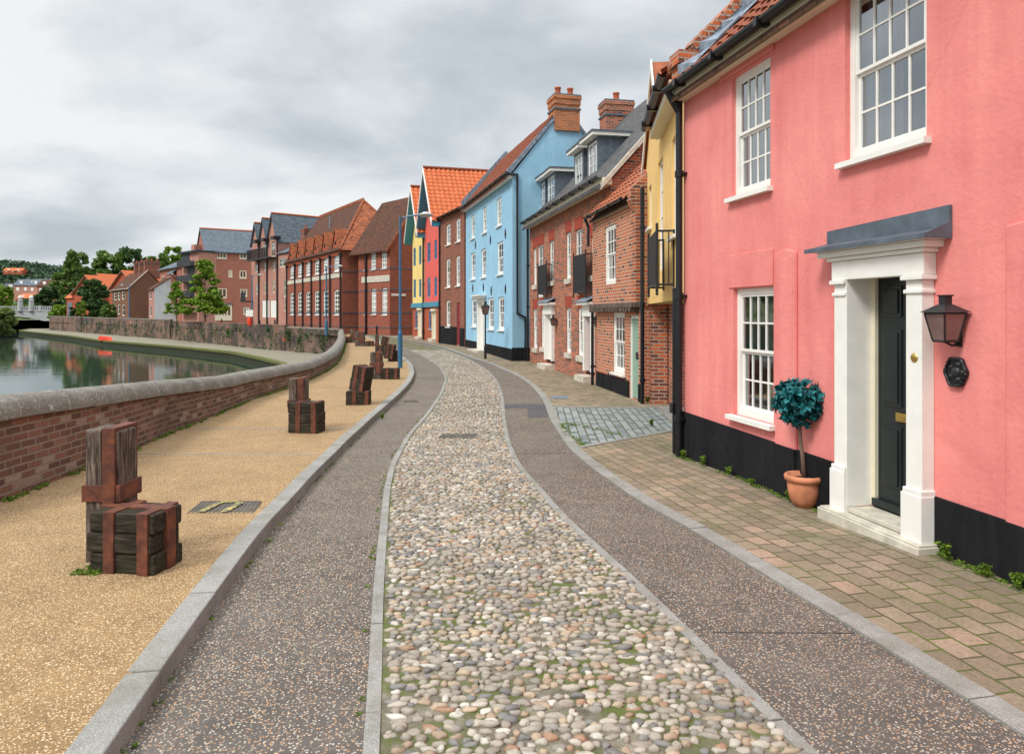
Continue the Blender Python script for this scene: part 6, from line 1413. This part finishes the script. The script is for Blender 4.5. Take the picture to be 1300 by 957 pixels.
# pale joints across the buff path
SEAM = paint('road_seam', (.05, .045, .042), .9, .3)
for (a, b) in (((652, 576), (762, 575)), ((905, 803), (1085, 804)), ((660, 513), (640, 515))):
    p, q = G(*a), G(*b); m_ = MB(); m_.prism([(p[0], p[1], h(p[1]) + .003), (q[0], q[1], h(q[1]) + .003), (q[0], q[1] + .007, h(q[1]) + .003), (p[0], p[1] + .007, h(p[1]) + .003)], (0, 0, -.02)); tag(m_.build('road_seam', SEAM), None, None, None, 'structure')
for (a, b) in (((164, 576), (400, 577)), ((244, 544.8), (455, 545.2)), ((0, 0), (0, 0))):
    if a == b: continue
    p, q = G(*a, .1), G(*b, .1); m_ = MB(); m_.prism([(p[0], p[1], h(p[1]) + .104), (q[0], q[1], h(q[1]) + .104), (q[0], q[1] + .035, h(q[1]) + .104), (p[0], p[1] + .035, h(p[1]) + .104)], (0, 0, -.02)); tag(m_.build('path_joint', KERB), None, None, None, 'structure')
PATCH = aggregate('asphalt_patch', (.085, .08, .085), [(.16, .15, .15), (.12, .11, .11)], .4, 90)
polyplane('asphalt_patch', [G(*p) for p in ((640, 513), (692, 513), (700, 529), (671, 530), (669, 518), (640, 518))], .003, PATCH)
def scatter_strip(name, label, pts, n, r, size, mt, npc=26, flat=.6, seed=1, kind='stuff'):
    rg_ = random.Random(seed); cs = []
    L_ = [0]
    for a, b in zip(pts, pts[1:]): L_.append(L_[-1] + math.hypot(b[0] - a[0], b[1] - a[1]))
    px = [p[0] for p in pts]; py = [p[1] for p in pts]
    for _ in range(n):
        s_ = rg_.random() * L_[-1]; s_ = s_ if math.sin(s_ * 2.3 + seed) + math.sin(s_ * 5.1) > -.9 else rg_.random() * L_[-1]; cs.append((float(np.interp(s_, L_, px)) + rg_.gauss(0, r * .5), float(np.interp(s_, L_, py)) + rg_.gauss(0, r * .5), h(np.interp(s_, L_, py)) + .11 + r * .3 * rg_.random()))
    o = leaves(cs, size, npc, [r * rg_.uniform(.5, 1.2) for _ in cs], mt, name, None, flat, seed=seed); return tag(o, label, 'moss', None, kind)
WBP = [(float(WB[i]) + .03, float(YY[i])) for i in range(len(YY)) if 5 < YY[i] < 40]
scatter_strip('moss', 'bright green moss along the foot of the river wall', WBP, 520, .055, .012, LF_moss, 34, .35, 1)
KLP = [(float(KL[i]) + .02, float(YY[i])) for i in range(len(YY)) if 2.5 < YY[i] < 26]
def lower(o, dz):
    o.location.z = dz; return o
lower(scatter_strip('moss', 'thin moss in the gutter of the left kerb', KLP, 90, .03, .009, LF_moss, 16, .4, 2), -.105)
FP = [(on(PK, t, -.06, 0)[0], on(PK, t, -.06, 0)[1]) for t in np.arange(-.1, 3.0, .2)]; FP2 = [(on(PK, t, -.07, 0)[0], on(PK, t, -.07, 0)[1]) for t in np.arange(4.3, 6.6, .2)]
lower(scatter_strip('moss', 'moss and debris along the black plinth of the pink house', FP + FP2, 170, .045, .010, LF_moss, 14, .25, 3), -.10)
SRP = [(float(SL[i]) - .1, float(YY[i])) for i in range(len(YY)) if 2.5 < YY[i] < 14]; lower(scatter_strip('moss', 'moss beside the stone edging of the cobbles', SRP, 45, .02, .008, LF_moss, 14, .4, 4), -.105)
SETM = [(p[0], p[1]) for p in sp_[5:8]]; lower(scatter_strip('moss', 'moss at the edge of the granite sett crossing', SETM + [sp_[4]], 60, .06, .012, LF_moss, 16, .3, 6), -.1)
def weed(x, y, z, hgt, seed, label):
    rg_ = random.Random(seed); rt = empty('weed', (x, y, z)); tag(rt, label, 'weed', 'weeds along the house fronts'); m_ = MB(); cs = []
    for k in range(7):
        a = rg_.random() * 6.28; r_ = hgt * .45 * rg_.random(); m_.tube([(0, 0, 0), (r_ * .5 * math.cos(a), r_ * .5 * math.sin(a), hgt * .5), (r_ * math.cos(a), r_ * math.sin(a), hgt * rg_.uniform(.7, 1))], .0025, 4, cap=False)
        for q in range(5): u = rg_.uniform(.25, 1); cs.append((r_ * u * math.cos(a), r_ * u * math.sin(a), hgt * u))
    m_.build('stems', LF_mid, rt); leaves(cs, .016, 5, .02, LF_moss, 'foliage', rt, .7, seed=seed)
for i, (t, hg, lab) in enumerate(((.18, .10, 'leafy weed at the foot of the corner downpipe'), (.75, .13, 'weed against the black plinth left of the lower sash window'), (1.35, .10, 'weed against the plinth under the lower sash window'), (1.85, .07, 'small weed right of the lower sash window sill'), (2.55, .09, 'weed just left of the terracotta pot'), (4.42, .12, 'weed at the plinth right of the porch step'), (4.75, .07, 'weed near the shallow pier right of the porch'), (4.98, .10, 'weed at the right edge by the black plinth'))):
    x, y, _ = on(PK, t, -.10, 0); weed(x, y, h(y) + .01, hg, 20 + i, lab)
x, y = G(858, 545); weed(x - .35, y + .25, h(y) + .01, .12, 44, 'weed growing in the paving before the carriage arch')
x, y = G(822, 512); weed(x, y, h(y) + .01, .14, 45, 'weed at the foot of the brick pier')
x, y = G(485, 532); weed(x, y, h(y) + .0, .10, 46, 'green weed growing against the left kerb')
x, y = G(127, 722, .1); o = leaves([(x + random.gauss(0, .05), y + random.gauss(0, .05), h(y) + .105) for _ in range(40)], .012, 24, .03, LF_moss, 'moss', None, .4, seed=8); tag(o, 'moss at the foot of the nearest timber sculpture', 'moss', None, 'stuff')
for o in bpy.data.objects:
    if o.name.startswith('moss') or o.get('kind') in ('structure', 'stuff'):
        if 'category' in o and o.get('kind') == 'structure': del o['category']
